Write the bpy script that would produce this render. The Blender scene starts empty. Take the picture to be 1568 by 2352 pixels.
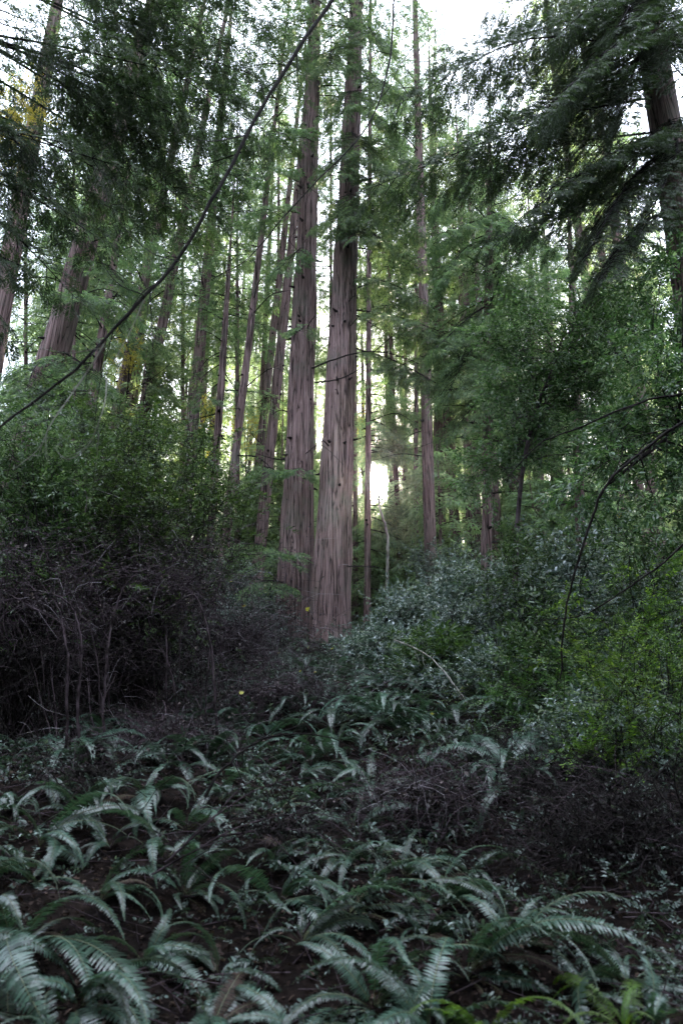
import bpy, math, random
import numpy as np
from mathutils import Vector, Matrix

random.seed(11)
RNG = np.random.default_rng(11)
SC = bpy.context.scene
COL = SC.collection
R = math.radians

# ------------------------------------------------------------------ camera
EYE = np.array([0.0, 0.0, 1.6])
PITCH = R(20)
cam_d = bpy.data.cameras.new('camera')
cam = bpy.data.objects.new('camera', cam_d); COL.objects.link(cam)
cam.location = EYE; cam.rotation_euler = (R(90) + PITCH, 0, 0)
cam_d.sensor_fit = 'VERTICAL'; cam_d.sensor_height = 36; cam_d.lens = 24
cam_d.clip_start = 0.05; cam_d.clip_end = 1500
cam_d.dof.use_dof = True; cam_d.dof.focus_distance = 10.0; cam_d.dof.aperture_fstop = 2.4
SC.camera = cam

# ------------------------------------------------------------------ light
SUN_EL, SUN_AZ = R(22.4), R(3.3)
SUN_DIR = (math.sin(SUN_AZ) * math.cos(SUN_EL), math.cos(SUN_AZ) * math.cos(SUN_EL), math.sin(SUN_EL))
world = bpy.data.worlds.new('World'); SC.world = world; world.use_nodes = True
nt = world.node_tree; N = nt.nodes; L = nt.links; N.clear()
wout = N.new('ShaderNodeOutputWorld'); sky = N.new('ShaderNodeTexSky'); sky.sky_type = 'NISHITA'
sky.sun_disc = False; sky.sun_elevation = SUN_EL; sky.sun_rotation = SUN_AZ
sky.dust_density = 1.2; sky.air_density = 1.2
bg = N.new('ShaderNodeBackground'); bg.inputs[1].default_value = 0.06
L.new(sky.outputs[0], bg.inputs[0])
# thin bright high cloud, and the warm aureole and disc of the low sun
veil = N.new('ShaderNodeBackground'); veil.inputs[0].default_value = (0.80, 0.86, 1.0, 1); veil.inputs[1].default_value = 0.75
tc = N.new('ShaderNodeTexCoord'); nrm = N.new('ShaderNodeVectorMath'); nrm.operation = 'NORMALIZE'
L.new(tc.outputs['Generated'], nrm.inputs[0])
dot = N.new('ShaderNodeVectorMath'); dot.operation = 'DOT_PRODUCT'; dot.inputs[1].default_value = SUN_DIR
L.new(nrm.outputs[0], dot.inputs[0])
sep = N.new('ShaderNodeSeparateXYZ'); L.new(nrm.outputs[0], sep.inputs[0])     # cloud is brighter overhead than at the horizon
mz = N.new('ShaderNodeMapRange'); L.new(sep.outputs[2], mz.inputs[0])
for i, v in zip((1, 2, 3, 4), (0.35, 0.95, 0.08, 1.35)): mz.inputs[i].default_value = v
L.new(mz.outputs[0], veil.inputs[1])
acos = N.new('ShaderNodeMath'); acos.operation = 'ARCCOSINE'; L.new(dot.outputs['Value'], acos.inputs[0])
def mr(a, b, c, d, interp='SMOOTHSTEP'):
    m = N.new('ShaderNodeMapRange'); m.interpolation_type = interp
    for i, v in zip((1, 2, 3, 4), (a, b, c, d)): m.inputs[i].default_value = v
    L.new(acos.outputs[0], m.inputs[0]); return m
aur = N.new('ShaderNodeBackground'); aur.inputs[0].default_value = (1.0, 0.80, 0.45, 1)
L.new(mr(0.0, R(20), 0.14, 0.0).outputs[0], aur.inputs[1])
glo = N.new('ShaderNodeBackground'); glo.inputs[0].default_value = (1.0, 0.84, 0.55, 1)
L.new(mr(R(0.5), R(2.4), 0.5, 0.0).outputs[0], glo.inputs[1])
dsc = N.new('ShaderNodeBackground'); dsc.inputs[0].default_value = (1.0, 0.93, 0.78, 1)
L.new(mr(R(0.8), R(1.7), 60.0, 0.0).outputs[0], dsc.inputs[1])
prev = bg
for b in (veil, aur, glo, dsc):
    a = N.new('ShaderNodeAddShader'); L.new(prev.outputs[0], a.inputs[0]); L.new(b.outputs[0], a.inputs[1]); prev = a
L.new(prev.outputs[0], wout.inputs[0])

sun_d = bpy.data.lights.new('sun', 'SUN'); sun_d.energy = 5.0; sun_d.angle = R(0.5); sun_d.color = (1, 0.86, 0.66)
sun = bpy.data.objects.new('sun', sun_d); COL.objects.link(sun)
sun.rotation_euler = Vector(SUN_DIR).to_track_quat('Z', 'Y').to_euler()

SC.view_settings.view_transform = 'Standard'; SC.view_settings.look = 'None'
SC.view_settings.gamma = 1.0; SC.view_settings.exposure = 2.7
SC.cycles.max_bounces = 7; SC.cycles.diffuse_bounces = 4; SC.cycles.glossy_bounces = 2
SC.cycles.transmission_bounces = 4; SC.cycles.volume_bounces = 0
SC.cycles.use_adaptive_sampling = True; SC.cycles.adaptive_threshold = 0.02
SC.cycles.sample_clamp_indirect = 4.0

# ------------------------------------------------------------------ picture units (1568 x 2352) <-> world
CP, SP = math.cos(PITCH), math.sin(PITCH)
def ray(px, py):
    cx, cy = (px - 784) / 1568, -(py - 1176) / 1568
    return np.array([cx, CP - cy * SP, SP + cy * CP])
def at(px, py, Y):                       # the point on that sight line that lies Y metres ahead
    d = ray(px, py); return EYE + d * (Y / d[1])
def px_of(p):
    v = np.asarray(p, float) - EYE
    f = v[1] * CP + v[2] * SP; u = -v[1] * SP + v[2] * CP
    return 784 + 1568 * v[0] / f, 1176 - 1568 * u / f
def ground_z(x, y):
    x = np.asarray(x, float); y = np.asarray(y, float)
    yy = np.where(y > 45, 45 + 22 * (1 - np.exp(-(y - 45) / 22)), y)
    yy = np.where(yy < -10, -10 + (yy + 10) * 0.3, yy)
    z = 0.25 * yy - np.maximum(y - 75, 0) * 0.12
    m = np.clip(np.hypot(x, y) / 3, 0, 1)
    z = z + m * (0.16 * np.sin(x * 0.9 + 1.3) * np.cos(y * 0.7) + 0.07 * np.sin(x * 2.3 + y * 1.9) + 0.03 * np.sin(x * 5.1 - y * 4.3))
    z = z + 0.35 * np.exp(-((x + 0.3) ** 2 + (y - 14.6) ** 2) / 4.0)
    return z
def on_ground(px, py):
    d = ray(px, py)
    t = 1.0
    while t < 120:
        p = EYE + d * t
        if p[2] <= ground_z(p[0], p[1]): return p
        t += 0.03
    return p

# ------------------------------------------------------------------ numpy mesh helpers
def smooth_path(pts, n):
    pts = np.asarray(pts, float); k = len(pts)
    if k == 2:
        t = np.linspace(0, 1, n)[:, None]; return pts[0] * (1 - t) + pts[1] * t
    P = np.vstack([2 * pts[0] - pts[1], pts, 2 * pts[-1] - pts[-2]])
    out = []
    for s in np.linspace(0, k - 1, n):
        i = min(int(s), k - 2); u = s - i
        a, b, c, d = P[i], P[i + 1], P[i + 2], P[i + 3]
        out.append(0.5 * ((2 * b) + (-a + c) * u + (2 * a - 5 * b + 4 * c - d) * u * u + (-a + 3 * b - 3 * c + d) * u ** 3))
    return np.array(out)

def frames(path):
    t = np.gradient(path, axis=0); t /= np.linalg.norm(t, axis=1)[:, None] + 1e-9
    ref = np.array([0, 0, 1.0]) if abs(t[0][2]) < 0.8 else np.array([1.0, 0, 0])
    us, vs = [], []
    u = ref - t[0] * ref.dot(t[0])
    for k in range(len(path)):
        u = u - t[k] * u.dot(t[k]); u = u / (np.linalg.norm(u) + 1e-9)
        us.append(u); vs.append(np.cross(t[k], u))
    return t, np.array(us), np.array(vs)

class MB:
    def __init__(s): s.v = []; s.f = []; s.n = 0; s.m = []; s.sm = []
    def add(s, V, F, mat=0, smooth=False):
        if len(V) == 0: return
        s.v.append(np.asarray(V, np.float32)); s.f.append(np.asarray(F, np.int32) + s.n); s.n += len(V)
        s.m.append(np.full(len(F), mat, np.int32)); s.sm.append(np.full(len(F), smooth, bool))
    def tube(s, path, radii, k=5, mat=0):
        path = np.asarray(path, float); n = len(path)
        radii = np.broadcast_to(np.asarray(radii, float), (n,)) if np.ndim(radii) else np.full(n, radii)
        t, u, v = frames(path)
        a = np.arange(k) * 2 * math.pi / k
        V = path[:, None, :] + radii[:, None, None] * (np.cos(a)[None, :, None] * u[:, None, :] + np.sin(a)[None, :, None] * v[:, None, :])
        i = np.arange(n - 1)[:, None] * k; j = np.arange(k)[None, :]; j2 = (j + 1) % k
        F = np.stack([i + j, i + j2, i + k + j2, i + k + j], -1).reshape(-1, 4)
        s.add(V.reshape(-1, 3), F, mat, True)
    def inst(s, proto, M, T, mat=0):
        """proto (V, F) placed with matrices M (n,3,3) and offsets T (n,3)"""
        V, F = proto; n = len(M)
        if n == 0: return
        W = np.einsum('nij,vj->nvi', M, V) + T[:, None, :]
        FF = F[None] + (np.arange(n) * len(V))[:, None, None]
        s.add(W.reshape(-1, 3), FF.reshape(-1, 4), mat)
    def join(s, o):                          # limbs carried inside a crown, as its second material
        for V, F, m, k in zip(o.v, o.f, o.m, o.sm): s.v.append(V); s.f.append(F + s.n); s.m.append(m + 1); s.sm.append(k)
        s.n += o.n; return s
    def arrays(s):
        return np.concatenate(s.v), np.concatenate(s.f)
    def mesh(s, name, mats, off=(0, 0, 0)):
        me = bpy.data.meshes.new(name)
        V = np.concatenate(s.v) - np.asarray(off, np.float32); F = np.concatenate(s.f)
        me.vertices.add(len(V)); me.vertices.foreach_set('co', V.astype(np.float32).ravel())
        me.loops.add(F.size); me.loops.foreach_set('vertex_index', F.ravel())
        me.polygons.add(len(F)); me.polygons.foreach_set('loop_start', np.arange(len(F), dtype=np.int32) * 4)
        me.polygons.foreach_set('loop_total', np.full(len(F), 4, np.int32))
        me.polygons.foreach_set('material_index', np.concatenate(s.m))
        me.polygons.foreach_set('use_smooth', np.concatenate(s.sm))
        for m in (mats if isinstance(mats, (list, tuple)) else [mats]): me.materials.append(m)
        me.update(calc_edges=True); me.validate()
        return me

def tag(o, label=None, cat=None, group=None, kind=None):
    if label: o['label'] = label
    if cat: o['category'] = cat
    if group: o['group'] = group
    if kind: o['kind'] = kind
    return o
def thing(name, label, cat, loc=(0, 0, 0), group=None):
    o = bpy.data.objects.new(name, None); COL.objects.link(o); o.location = loc
    o.empty_display_size = 0.3
    return tag(o, label, cat, group)
def obj(name, mb, mats, parent=None, off=(0, 0, 0), **kw):
    me = mb.mesh(name, mats, off) if isinstance(mb, MB) else mb
    o = bpy.data.objects.new(name, me); COL.objects.link(o)
    if parent: o.parent = parent
    return tag(o, **kw)
def copy_thing(root, loc, rotz=0, scale=1, label=None, group=None, rot=None):
    r = root.copy(); COL.objects.link(r); r.location = loc
    r.rotation_euler = rot if rot else (0, 0, rotz)
    r.scale = (scale,) * 3
    if label: r['label'] = label
    if group: r['group'] = group
    for ch in list(root.children):
        c = ch.copy(); COL.objects.link(c); c.parent = r
    return r

# ------------------------------------------------------------------ materials
def nodes(name):
    m = bpy.data.materials.new(name); m.use_nodes = True
    t = m.node_tree; t.nodes.clear()
    return m, t.nodes, t.links
def ramp(N, L, src, stops):
    r = N.new('ShaderNodeValToRGB'); e = r.color_ramp.elements
    while len(e) < len(stops): e.new(0.5)
    for i, (p, c) in enumerate(stops): e[i].position = p; e[i].color = (*c, 1)
    L.new(src, r.inputs[0]); return r
def leaf_mat(name, c1, c2, rough=0.4, transl=0.3, tcol=None, spec=0.5, c3=None, var=0.25):
    m, N, L = nodes(name)
    out = N.new('ShaderNodeOutputMaterial'); p = N.new('ShaderNodeBsdfPrincipled')
    g = N.new('ShaderNodeNewGeometry'); oi = N.new('ShaderNodeObjectInfo')
    st = [(0.0, c1), (0.75, c2)] + ([(0.97, c3)] if c3 else [])
    r = ramp(N, L, g.outputs['Random Per Island'], st)
    hs = N.new('ShaderNodeHueSaturation')
    mv = N.new('ShaderNodeMapRange'); mv.inputs[3].default_value = 1 - var; mv.inputs[4].default_value = 1 + var
    L.new(oi.outputs['Random'], mv.inputs[0]); L.new(mv.outputs[0], hs.inputs['Value'])
    mh = N.new('ShaderNodeMapRange'); mh.inputs[3].default_value = 0.485; mh.inputs[4].default_value = 0.515
    L.new(oi.outputs['Random'], mh.inputs[0]); L.new(mh.outputs[0], hs.inputs['Hue'])
    L.new(r.outputs[0], hs.inputs['Color'])
    L.new(hs.outputs[0], p.inputs['Base Color']); p.inputs['Roughness'].default_value = rough
    p.inputs['Specular IOR Level'].default_value = spec
    tr = N.new('ShaderNodeBsdfTranslucent')
    mx = N.new('ShaderNodeMix'); mx.data_type = 'RGBA'; mx.blend_type = 'MULTIPLY'; mx.inputs[0].default_value = 1
    L.new(hs.outputs[0], mx.inputs[6]); mx.inputs[7].default_value = (*(tcol or (1.9, 1.9, 0.9)), 1)
    L.new(mx.outputs[2], tr.inputs[0])
    ms = N.new('ShaderNodeMixShader'); ms.inputs[0].default_value = transl
    L.new(p.outputs[0], ms.inputs[1]); L.new(tr.outputs[0], ms.inputs[2]); L.new(ms.outputs[0], out.inputs[0])
    return m
def bark_mat(name, dark, mid, light, sxy=14, sz=0.9, moss=None, moss_amt=0.35, bump=0.02, patch=None):
    m, N, L = nodes(name)
    out = N.new('ShaderNodeOutputMaterial'); p = N.new('ShaderNodeBsdfPrincipled')
    tc = N.new('ShaderNodeTexCoord'); mp = N.new('ShaderNodeMapping'); mp.inputs['Scale'].default_value = (sxy, sxy, sz)
    L.new(tc.outputs['Object'], mp.inputs[0])
    n1 = N.new('ShaderNodeTexNoise'); n1.inputs['Scale'].default_value = 1.6; n1.inputs['Detail'].default_value = 6; n1.inputs['Roughness'].default_value = 0.65
    n1.inputs['Distortion'].default_value = 0.3
    L.new(mp.outputs[0], n1.inputs['Vector'])
    r0_ = ramp(N, L, n1.outputs[0], [(0.35, mid), (0.66, light)])
    nf = N.new('ShaderNodeTexNoise'); nf.inputs['Scale'].default_value = 0.8; nf.inputs['Detail'].default_value = 3; nf.inputs['Distortion'].default_value = 0.6
    L.new(mp.outputs[0], nf.inputs['Vector'])
    sb = N.new('ShaderNodeMath'); sb.operation = 'SUBTRACT'; sb.inputs[1].default_value = 0.5; L.new(nf.outputs[0], sb.inputs[0])
    ab = N.new('ShaderNodeMath'); ab.operation = 'ABSOLUTE'; L.new(sb.outputs[0], ab.inputs[0])
    fr = N.new('ShaderNodeMapRange'); fr.inputs[1].default_value = 0.0; fr.inputs[2].default_value = 0.05; L.new(ab.outputs[0], fr.inputs[0])
    r = N.new('ShaderNodeMix'); r.data_type = 'RGBA'; L.new(fr.outputs[0], r.inputs[0]); r.inputs[6].default_value = (*dark, 1); L.new(r0_.outputs[0], r.inputs[7])
    n2 = N.new('ShaderNodeTexNoise'); n2.inputs['Scale'].default_value = 1.7; n2.inputs['Detail'].default_value = 5
    L.new(tc.outputs['Object'], n2.inputs['Vector'])
    col = r.outputs[2]
    if moss:
        r2 = ramp(N, L, n2.outputs[0], [(0.5, (0, 0, 0)), (0.72, (1, 1, 1))])
        k = N.new('ShaderNodeMath'); k.operation = 'MULTIPLY'; k.inputs[1].default_value = moss_amt; L.new(r2.outputs[0], k.inputs[0])
        mx = N.new('ShaderNodeMix'); mx.data_type = 'RGBA'; L.new(k.outputs[0], mx.inputs[0])
        L.new(col, mx.inputs[6]); mx.inputs[7].default_value = (*moss, 1); col = mx.outputs[2]
    L.new(col, p.inputs['Base Color']); p.inputs['Roughness'].default_value = 0.85
    p.inputs['Specular IOR Level'].default_value = 0.08
    b = N.new('ShaderNodeBump'); b.inputs['Strength'].default_value = 0.9; b.inputs['Distance'].default_value = bump
    L.new(n1.outputs[0], b.inputs['Height']); L.new(b.outputs[0], p.inputs['Normal'])
    L.new(p.outputs[0], out.inputs[0])
    return m
M_RED = bark_mat('redwood_bark', (0.010, 0.007, 0.007), (0.085, 0.051, 0.048), (0.25, 0.175, 0.175), sxy=15, sz=0.55, moss=(0.10, 0.11, 0.09), moss_amt=0.5)
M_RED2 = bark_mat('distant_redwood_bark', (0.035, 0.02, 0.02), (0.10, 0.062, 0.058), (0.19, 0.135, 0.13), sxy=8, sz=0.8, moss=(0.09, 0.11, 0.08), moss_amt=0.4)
M_PALE = bark_mat('pale_lichen_bark', (0.10, 0.09, 0.08), (0.24, 0.22, 0.20), (0.42, 0.40, 0.38), sxy=6, sz=2, moss=(0.14, 0.17, 0.09), moss_amt=0.5, bump=0.005)
M_TWIG = bark_mat('dark_twig_bark', (0.006, 0.005, 0.005), (0.013, 0.010, 0.010), (0.030, 0.025, 0.025), sxy=10, sz=4, bump=0.004)
M_BRAM = bark_mat('bramble_stem', (0.009, 0.006, 0.007), (0.028, 0.019, 0.022), (0.10, 0.075, 0.088), sxy=3, sz=3, bump=0.003)
M_CON = leaf_mat('conifer_needles', (0.030, 0.055, 0.032), (0.085, 0.130, 0.075), 0.45, 0.45, tcol=(2.1, 2.3, 1.3), c3=(0.14, 0.18, 0.09))
M_NEAR = leaf_mat('near_fir_needles', (0.012, 0.026, 0.012), (0.034, 0.062, 0.026), 0.5, 0.3)  # near-black: the boughs' backlit silhouette is put into the needle colour
M_CONF = leaf_mat('far_conifer_needles', (0.080, 0.120, 0.085), (0.150, 0.195, 0.135), 0.55, 0.55, tcol=(2.3, 2.4, 1.3))  # pale and greyed: haze of distance put into the needle colour
M_BROAD = leaf_mat('glossy_broad_leaves', (0.018, 0.042, 0.018), (0.065, 0.115, 0.055), 0.26, 0.38, spec=0.7, c3=(0.16, 0.22, 0.17))
M_HUCK = leaf_mat('huckleberry_leaves', (0.022, 0.046, 0.032), (0.13, 0.18, 0.17), 0.20, 0.18, spec=1.0, c3=(0.40, 0.46, 0.50))  # palest tones stand in for the sky's whitish glint on the leaves
M_COVER = leaf_mat('low_cover_leaves', (0.009, 0.018, 0.013), (0.045, 0.075, 0.060), 0.35, 0.18, spec=0.6, c3=(0.18, 0.24, 0.23))
M_LIME = leaf_mat('fresh_green_leaves', (0.035, 0.085, 0.015), (0.09, 0.17, 0.03), 0.4, 0.35, c3=(0.20, 0.33, 0.05))
M_GREEN = leaf_mat('green_bush_leaves', (0.014, 0.034, 0.010), (0.050, 0.105, 0.024), 0.32, 0.3, c3=(0.11, 0.17, 0.08))
M_FERN = leaf_mat('sword_fern_blades', (0.012, 0.028, 0.017), (0.052, 0.098, 0.070), 0.30, 0.16, tcol=(1.5, 1.8, 0.9), spec=0.6, var=0.55)  # wide tone spread also stands in for highlights on a few fronds
M_FERNG = leaf_mat('mossy_green_fern_blades', (0.06, 0.12, 0.02), (0.10, 0.19, 0.03), 0.45, 0.35)
M_STALK = leaf_mat('fern_stalk', (0.08, 0.10, 0.05), (0.12, 0.13, 0.06), 0.5, 0.0)
M_YEL = leaf_mat('yellow_maple_leaf', (0.38, 0.36, 0.05), (0.50, 0.45, 0.08), 0.5, 0.35, tcol=(1.2, 1.2, 0.8))
M_LITTER = leaf_mat('dry_leaf_litter', (0.008, 0.005, 0.004), (0.040, 0.026, 0.021), 0.7, 0.05, spec=0.12, c3=(0.11, 0.075, 0.06))
M_WITH = leaf_mat('withered_bramble_leaves', (0.006, 0.004, 0.004), (0.022, 0.015, 0.016), 0.6, 0.05, c3=(0.09, 0.062, 0.062))
M_SHADEW = leaf_mat('shade_dark_leaves', (0.004, 0.003, 0.003), (0.014, 0.011, 0.010), 0.7, 0.0, spec=0.2)  # shade of the dark hollows put into the leaf colour
M_GREY = bark_mat('bleached_twig', (0.06, 0.05, 0.055), (0.14, 0.12, 0.135), (0.30, 0.27, 0.30), sxy=3, sz=3, bump=0.002)
M_DEADF = leaf_mat('withered_fern_blades', (0.020, 0.013, 0.010), (0.055, 0.034, 0.026), 0.7, 0.1, spec=.2)
def soil_mat():
    m, N, L = nodes('forest_soil')
    out = N.new('ShaderNodeOutputMaterial'); p = N.new('ShaderNodeBsdfPrincipled')
    tc = N.new('ShaderNodeTexCoord')
    n1 = N.new('ShaderNodeTexNoise'); n1.inputs['Scale'].default_value = 9; n1.inputs['Detail'].default_value = 8
    L.new(tc.outputs['Object'], n1.inputs[0])
    r = ramp(N, L, n1.outputs[0], [(0.35, (0.004, 0.003, 0.003)), (0.55, (0.010, 0.007, 0.006)), (0.75, (0.024, 0.016, 0.014))])
    L.new(r.outputs[0], p.inputs['Base Color']); p.inputs['Roughness'].default_value = 0.95; p.inputs['Specular IOR Level'].default_value = 0.05
    b = N.new('ShaderNodeBump'); b.inputs['Strength'].default_value = 1; b.inputs['Distance'].default_value = 0.04
    L.new(n1.outputs[0], b.inputs['Height']); L.new(b.outputs[0], p.inputs['Normal'])
    L.new(p.outputs[0], out.inputs[0]); return m
M_SOIL = soil_mat()

# ------------------------------------------------------------------ ground
def axis_coords(near, far, step, growth):
    c = [0.0]; s = step
    while c[-1] < far:
        c.append(c[-1] + s)
        if c[-1] > near: s *= growth
    return np.array(c)
xs = axis_coords(10, 260, 0.22, 1.10); xs = np.concatenate([-xs[:0:-1], xs])
ys = axis_coords(18, 300, 0.22, 1.06); yb = axis_coords(3, 120, 0.3, 1.2); ys = np.concatenate([-yb[:0:-1], ys])
X, Y = np.meshgrid(xs, ys); Z = ground_z(X, Y)
g = MB(); nx, ny = len(xs), len(ys)
i = np.arange(ny - 1)[:, None] * nx + np.arange(nx - 1)[None]
g.add(np.stack([X, Y, Z], -1).reshape(-1, 3), np.stack([i, i + 1, i + nx + 1, i + nx], -1).reshape(-1, 4), 0, True)
obj('ground', g, M_SOIL, kind='structure', label='dark forest soil rising up the slope', cat='ground')

# ------------------------------------------------------------------ foliage prototypes
def diamond(L_, w, fold=0.15, mid=0.4):
    V = np.array([[0, 0, 0], [L_ * mid, w / 2, L_ * fold * 0.3], [L_, 0, -L_ * fold * 0.3], [L_ * mid, -w / 2, L_ * fold * 0.3]])
    return V, np.array([[0, 3, 2, 1]])
def leaf6(L_, w, fold=0.18):
    h = w * fold
    V = np.array([[0, 0, 0], [L_ * .3, w * .5, h], [L_ * .7, w * .38, h * .8], [L_, 0, -h], [L_ * .7, -w * .38, h * .8], [L_ * .3, -w * .5, h]])
    return V, np.array([[0, 3, 2, 1], [0, 5, 4, 3]])
def rotz(a):
    a = np.asarray(a); c, s = np.cos(a), np.sin(a); o = np.zeros_like(c); l = o + 1
    return np.stack([np.stack([c, -s, o], -1), np.stack([s, c, o], -1), np.stack([o, o, l], -1)], -2)
def roty(a):
    a = np.asarray(a); c, s = np.cos(a), np.sin(a); o = np.zeros_like(c); l = o + 1
    return np.stack([np.stack([c, o, s], -1), np.stack([o, l, o], -1), np.stack([-s, o, c], -1)], -2)
def rotx(a):
    a = np.asarray(a); c, s = np.cos(a), np.sin(a); o = np.zeros_like(c); l = o + 1
    return np.stack([np.stack([l, o, o], -1), np.stack([o, c, -s], -1), np.stack([o, s, c], -1)], -2)

def spray_proto(n, L_, bl, bw, seed):
    """flat two-ranked conifer spray along +x, n pairs of blades"""
    rg = np.random.default_rng(seed); m = MB()
    t = np.repeat(np.linspace(0.05, 1, n), 2); side = np.tile([1, -1], n)
    t = t + rg.normal(0, 0.02, len(t)); ln = (0.35 + 1.1 * np.sin(np.clip(t, 0, 1) * 2.6 + 0.25) ** 1.0) * 0.75 * rg.uniform(0.7, 1.25, len(t))
    ang = side * (R(58) - t * R(25)) + rg.normal(0, 0.12, len(t))
    M = rotz(ang) @ roty(rg.normal(0.18, 0.22, len(t))) @ rotx(rg.normal(0, 0.35, len(t))) * ln[:, None, None]
    T = np.stack([t * L_, 0 * t, -0.12 * L_ * t ** 2], -1)
    m.inst(diamond(bl, bw), M, T)
    return m.arrays()
SPR0 = [spray_proto(13, 0.24, 0.062, 0.015, s) for s in (1, 2, 3)]       # near boughs
SPR1 = [spray_proto(10, 0.34, 0.115, 0.022, s) for s in (4, 5, 6)]       # trees about 15 m away
SPR2 = [spray_proto(6, 0.55, 0.24, 0.055, s) for s in (7, 8, 9)]         # far trees

def dir_mats(d, roll):
    """matrices whose x axis follows d (n,3); z kept as upright as it can be, then rolled"""
    d = d / (np.linalg.norm(d, axis=1)[:, None] + 1e-9)
    up = np.tile([0, 0, 1.0], (len(d), 1)); y = np.cross(up, d); ln = np.linalg.norm(y, axis=1)[:, None]
    y = np.where(ln < 1e-3, [[0, 1, 0]], y / (ln + 1e-9)); z = np.cross(d, y)
    M = np.stack([d, y, z], -1)
    return M @ rotx(np.asarray(roll))

def bough(wood, leaf, p0, p1, sag, sprays, dens, rg, r0=0.02, width=0.34, twigs=True, start=0.12):
    """a conifer bough from p0 to p1: stem, side twigs hung with flat sprays"""
    p0 = np.asarray(p0, float); p1 = np.asarray(p1, float); Lb = np.linalg.norm(p1 - p0)
    mid = (p0 + p1) / 2 + np.array([rg.normal(0, .04), rg.normal(0, .04), sag]) * Lb
    path = smooth_path([p0, mid, p1], 9)
    wood.tube(path, np.linspace(r0, 0.003, 9), 4)
    nt_ = max(4, int(dens * Lb))
    t = np.linspace(start, 1.0, nt_) + rg.normal(0, 0.01, nt_); t = np.clip(t, 0.02, 1)
    side = np.where(np.arange(nt_) % 2 == 0, 1.0, -1.0)
    idx = t * 8; i0 = np.minimum(idx.astype(int), 7); fr = (idx - i0)[:, None]
    pos = path[i0] * (1 - fr) + path[i0 + 1] * fr
    tan = path[i0 + 1] - path[i0]; tan /= np.linalg.norm(tan, axis=1)[:, None]
    lat = np.cross(tan, [0, 0, 1.0]); lat /= np.linalg.norm(lat, axis=1)[:, None] + 1e-9
    tl = Lb * width * (1 - t) ** 0.6 * (0.35 + 0.65 * np.minimum(1, t / 0.3)) * rg.uniform(0.55, 1.15, nt_) + 0.12
    dr = tan * rg.uniform(0.45, 0.9, (nt_, 1)) + lat * side[:, None] + np.array([0, 0, -1]) * rg.uniform(0.05, 0.45, (nt_, 1))
    dr /= np.linalg.norm(dr, axis=1)[:, None]
    D, P = [], []
    slen = float(np.abs(sprays[0][0][:, 0]).max())
    for k in range(nt_):
        e = pos[k] + dr[k] * tl[k] + np.array([0, 0, -0.22 * tl[k]])
        tp = smooth_path([pos[k], pos[k] + dr[k] * tl[k] * 0.5 + [0, 0, 0.03 * tl[k]], e], 4)
        if twigs: wood.tube(tp, np.linspace(max(0.0035, r0 * 0.25), 0.0015, 4), 3)
        ns = max(1, int(tl[k] / (slen * 0.30)))
        for q in range(ns):
            f = (q + rg.uniform(0.3, 1.0)) / ns
            a = tp[0] * (1 - f) + e * f
            sd = 1 if q % 2 else -1
            dd = dr[k] + np.cross(dr[k], [0, 0, 1.0]) * sd * rg.uniform(0.2, 0.9) + np.array([0, 0, -rg.uniform(0.1, 0.55)])
            D.append(dd); P.append(a)
        D.append(dr[k] + [0, 0, -0.35]); P.append(e - dr[k] * 0.05)
    D.append(tan[-1] + [0, 0, -.2]); P.append(path[-1])
    D = np.array(D); P = np.array(P); s = rg.integers(0, len(sprays), len(D))
    M = dir_mats(D, rg.normal(0, 0.4, len(D))) * rg.uniform(0.65, 1.2, len(D))[:, None, None]
    for j in range(len(sprays)): leaf.inst(sprays[j], M[s == j], P[s == j])

def noise_grid(rg, nz, na):
    return rg.random((nz, na))
def vnoise(G, z, a):
    """value noise, periodic in a (0..1); z in cells"""
    nz, na = G.shape
    zi = np.floor(z).astype(int); zf = z - zi; zf = zf * zf * (3 - 2 * zf)
    aa = a * na; ai = np.floor(aa).astype(int); af = aa - ai; af = af * af * (3 - 2 * af)
    g00 = G[zi % nz, ai % na]; g01 = G[zi % nz, (ai + 1) % na]; g10 = G[(zi + 1) % nz, ai % na]; g11 = G[(zi + 1) % nz, (ai + 1) % na]
    return (g00 * (1 - af) + g01 * af) * (1 - zf) + (g10 * (1 - af) + g11 * af) * zf

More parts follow.
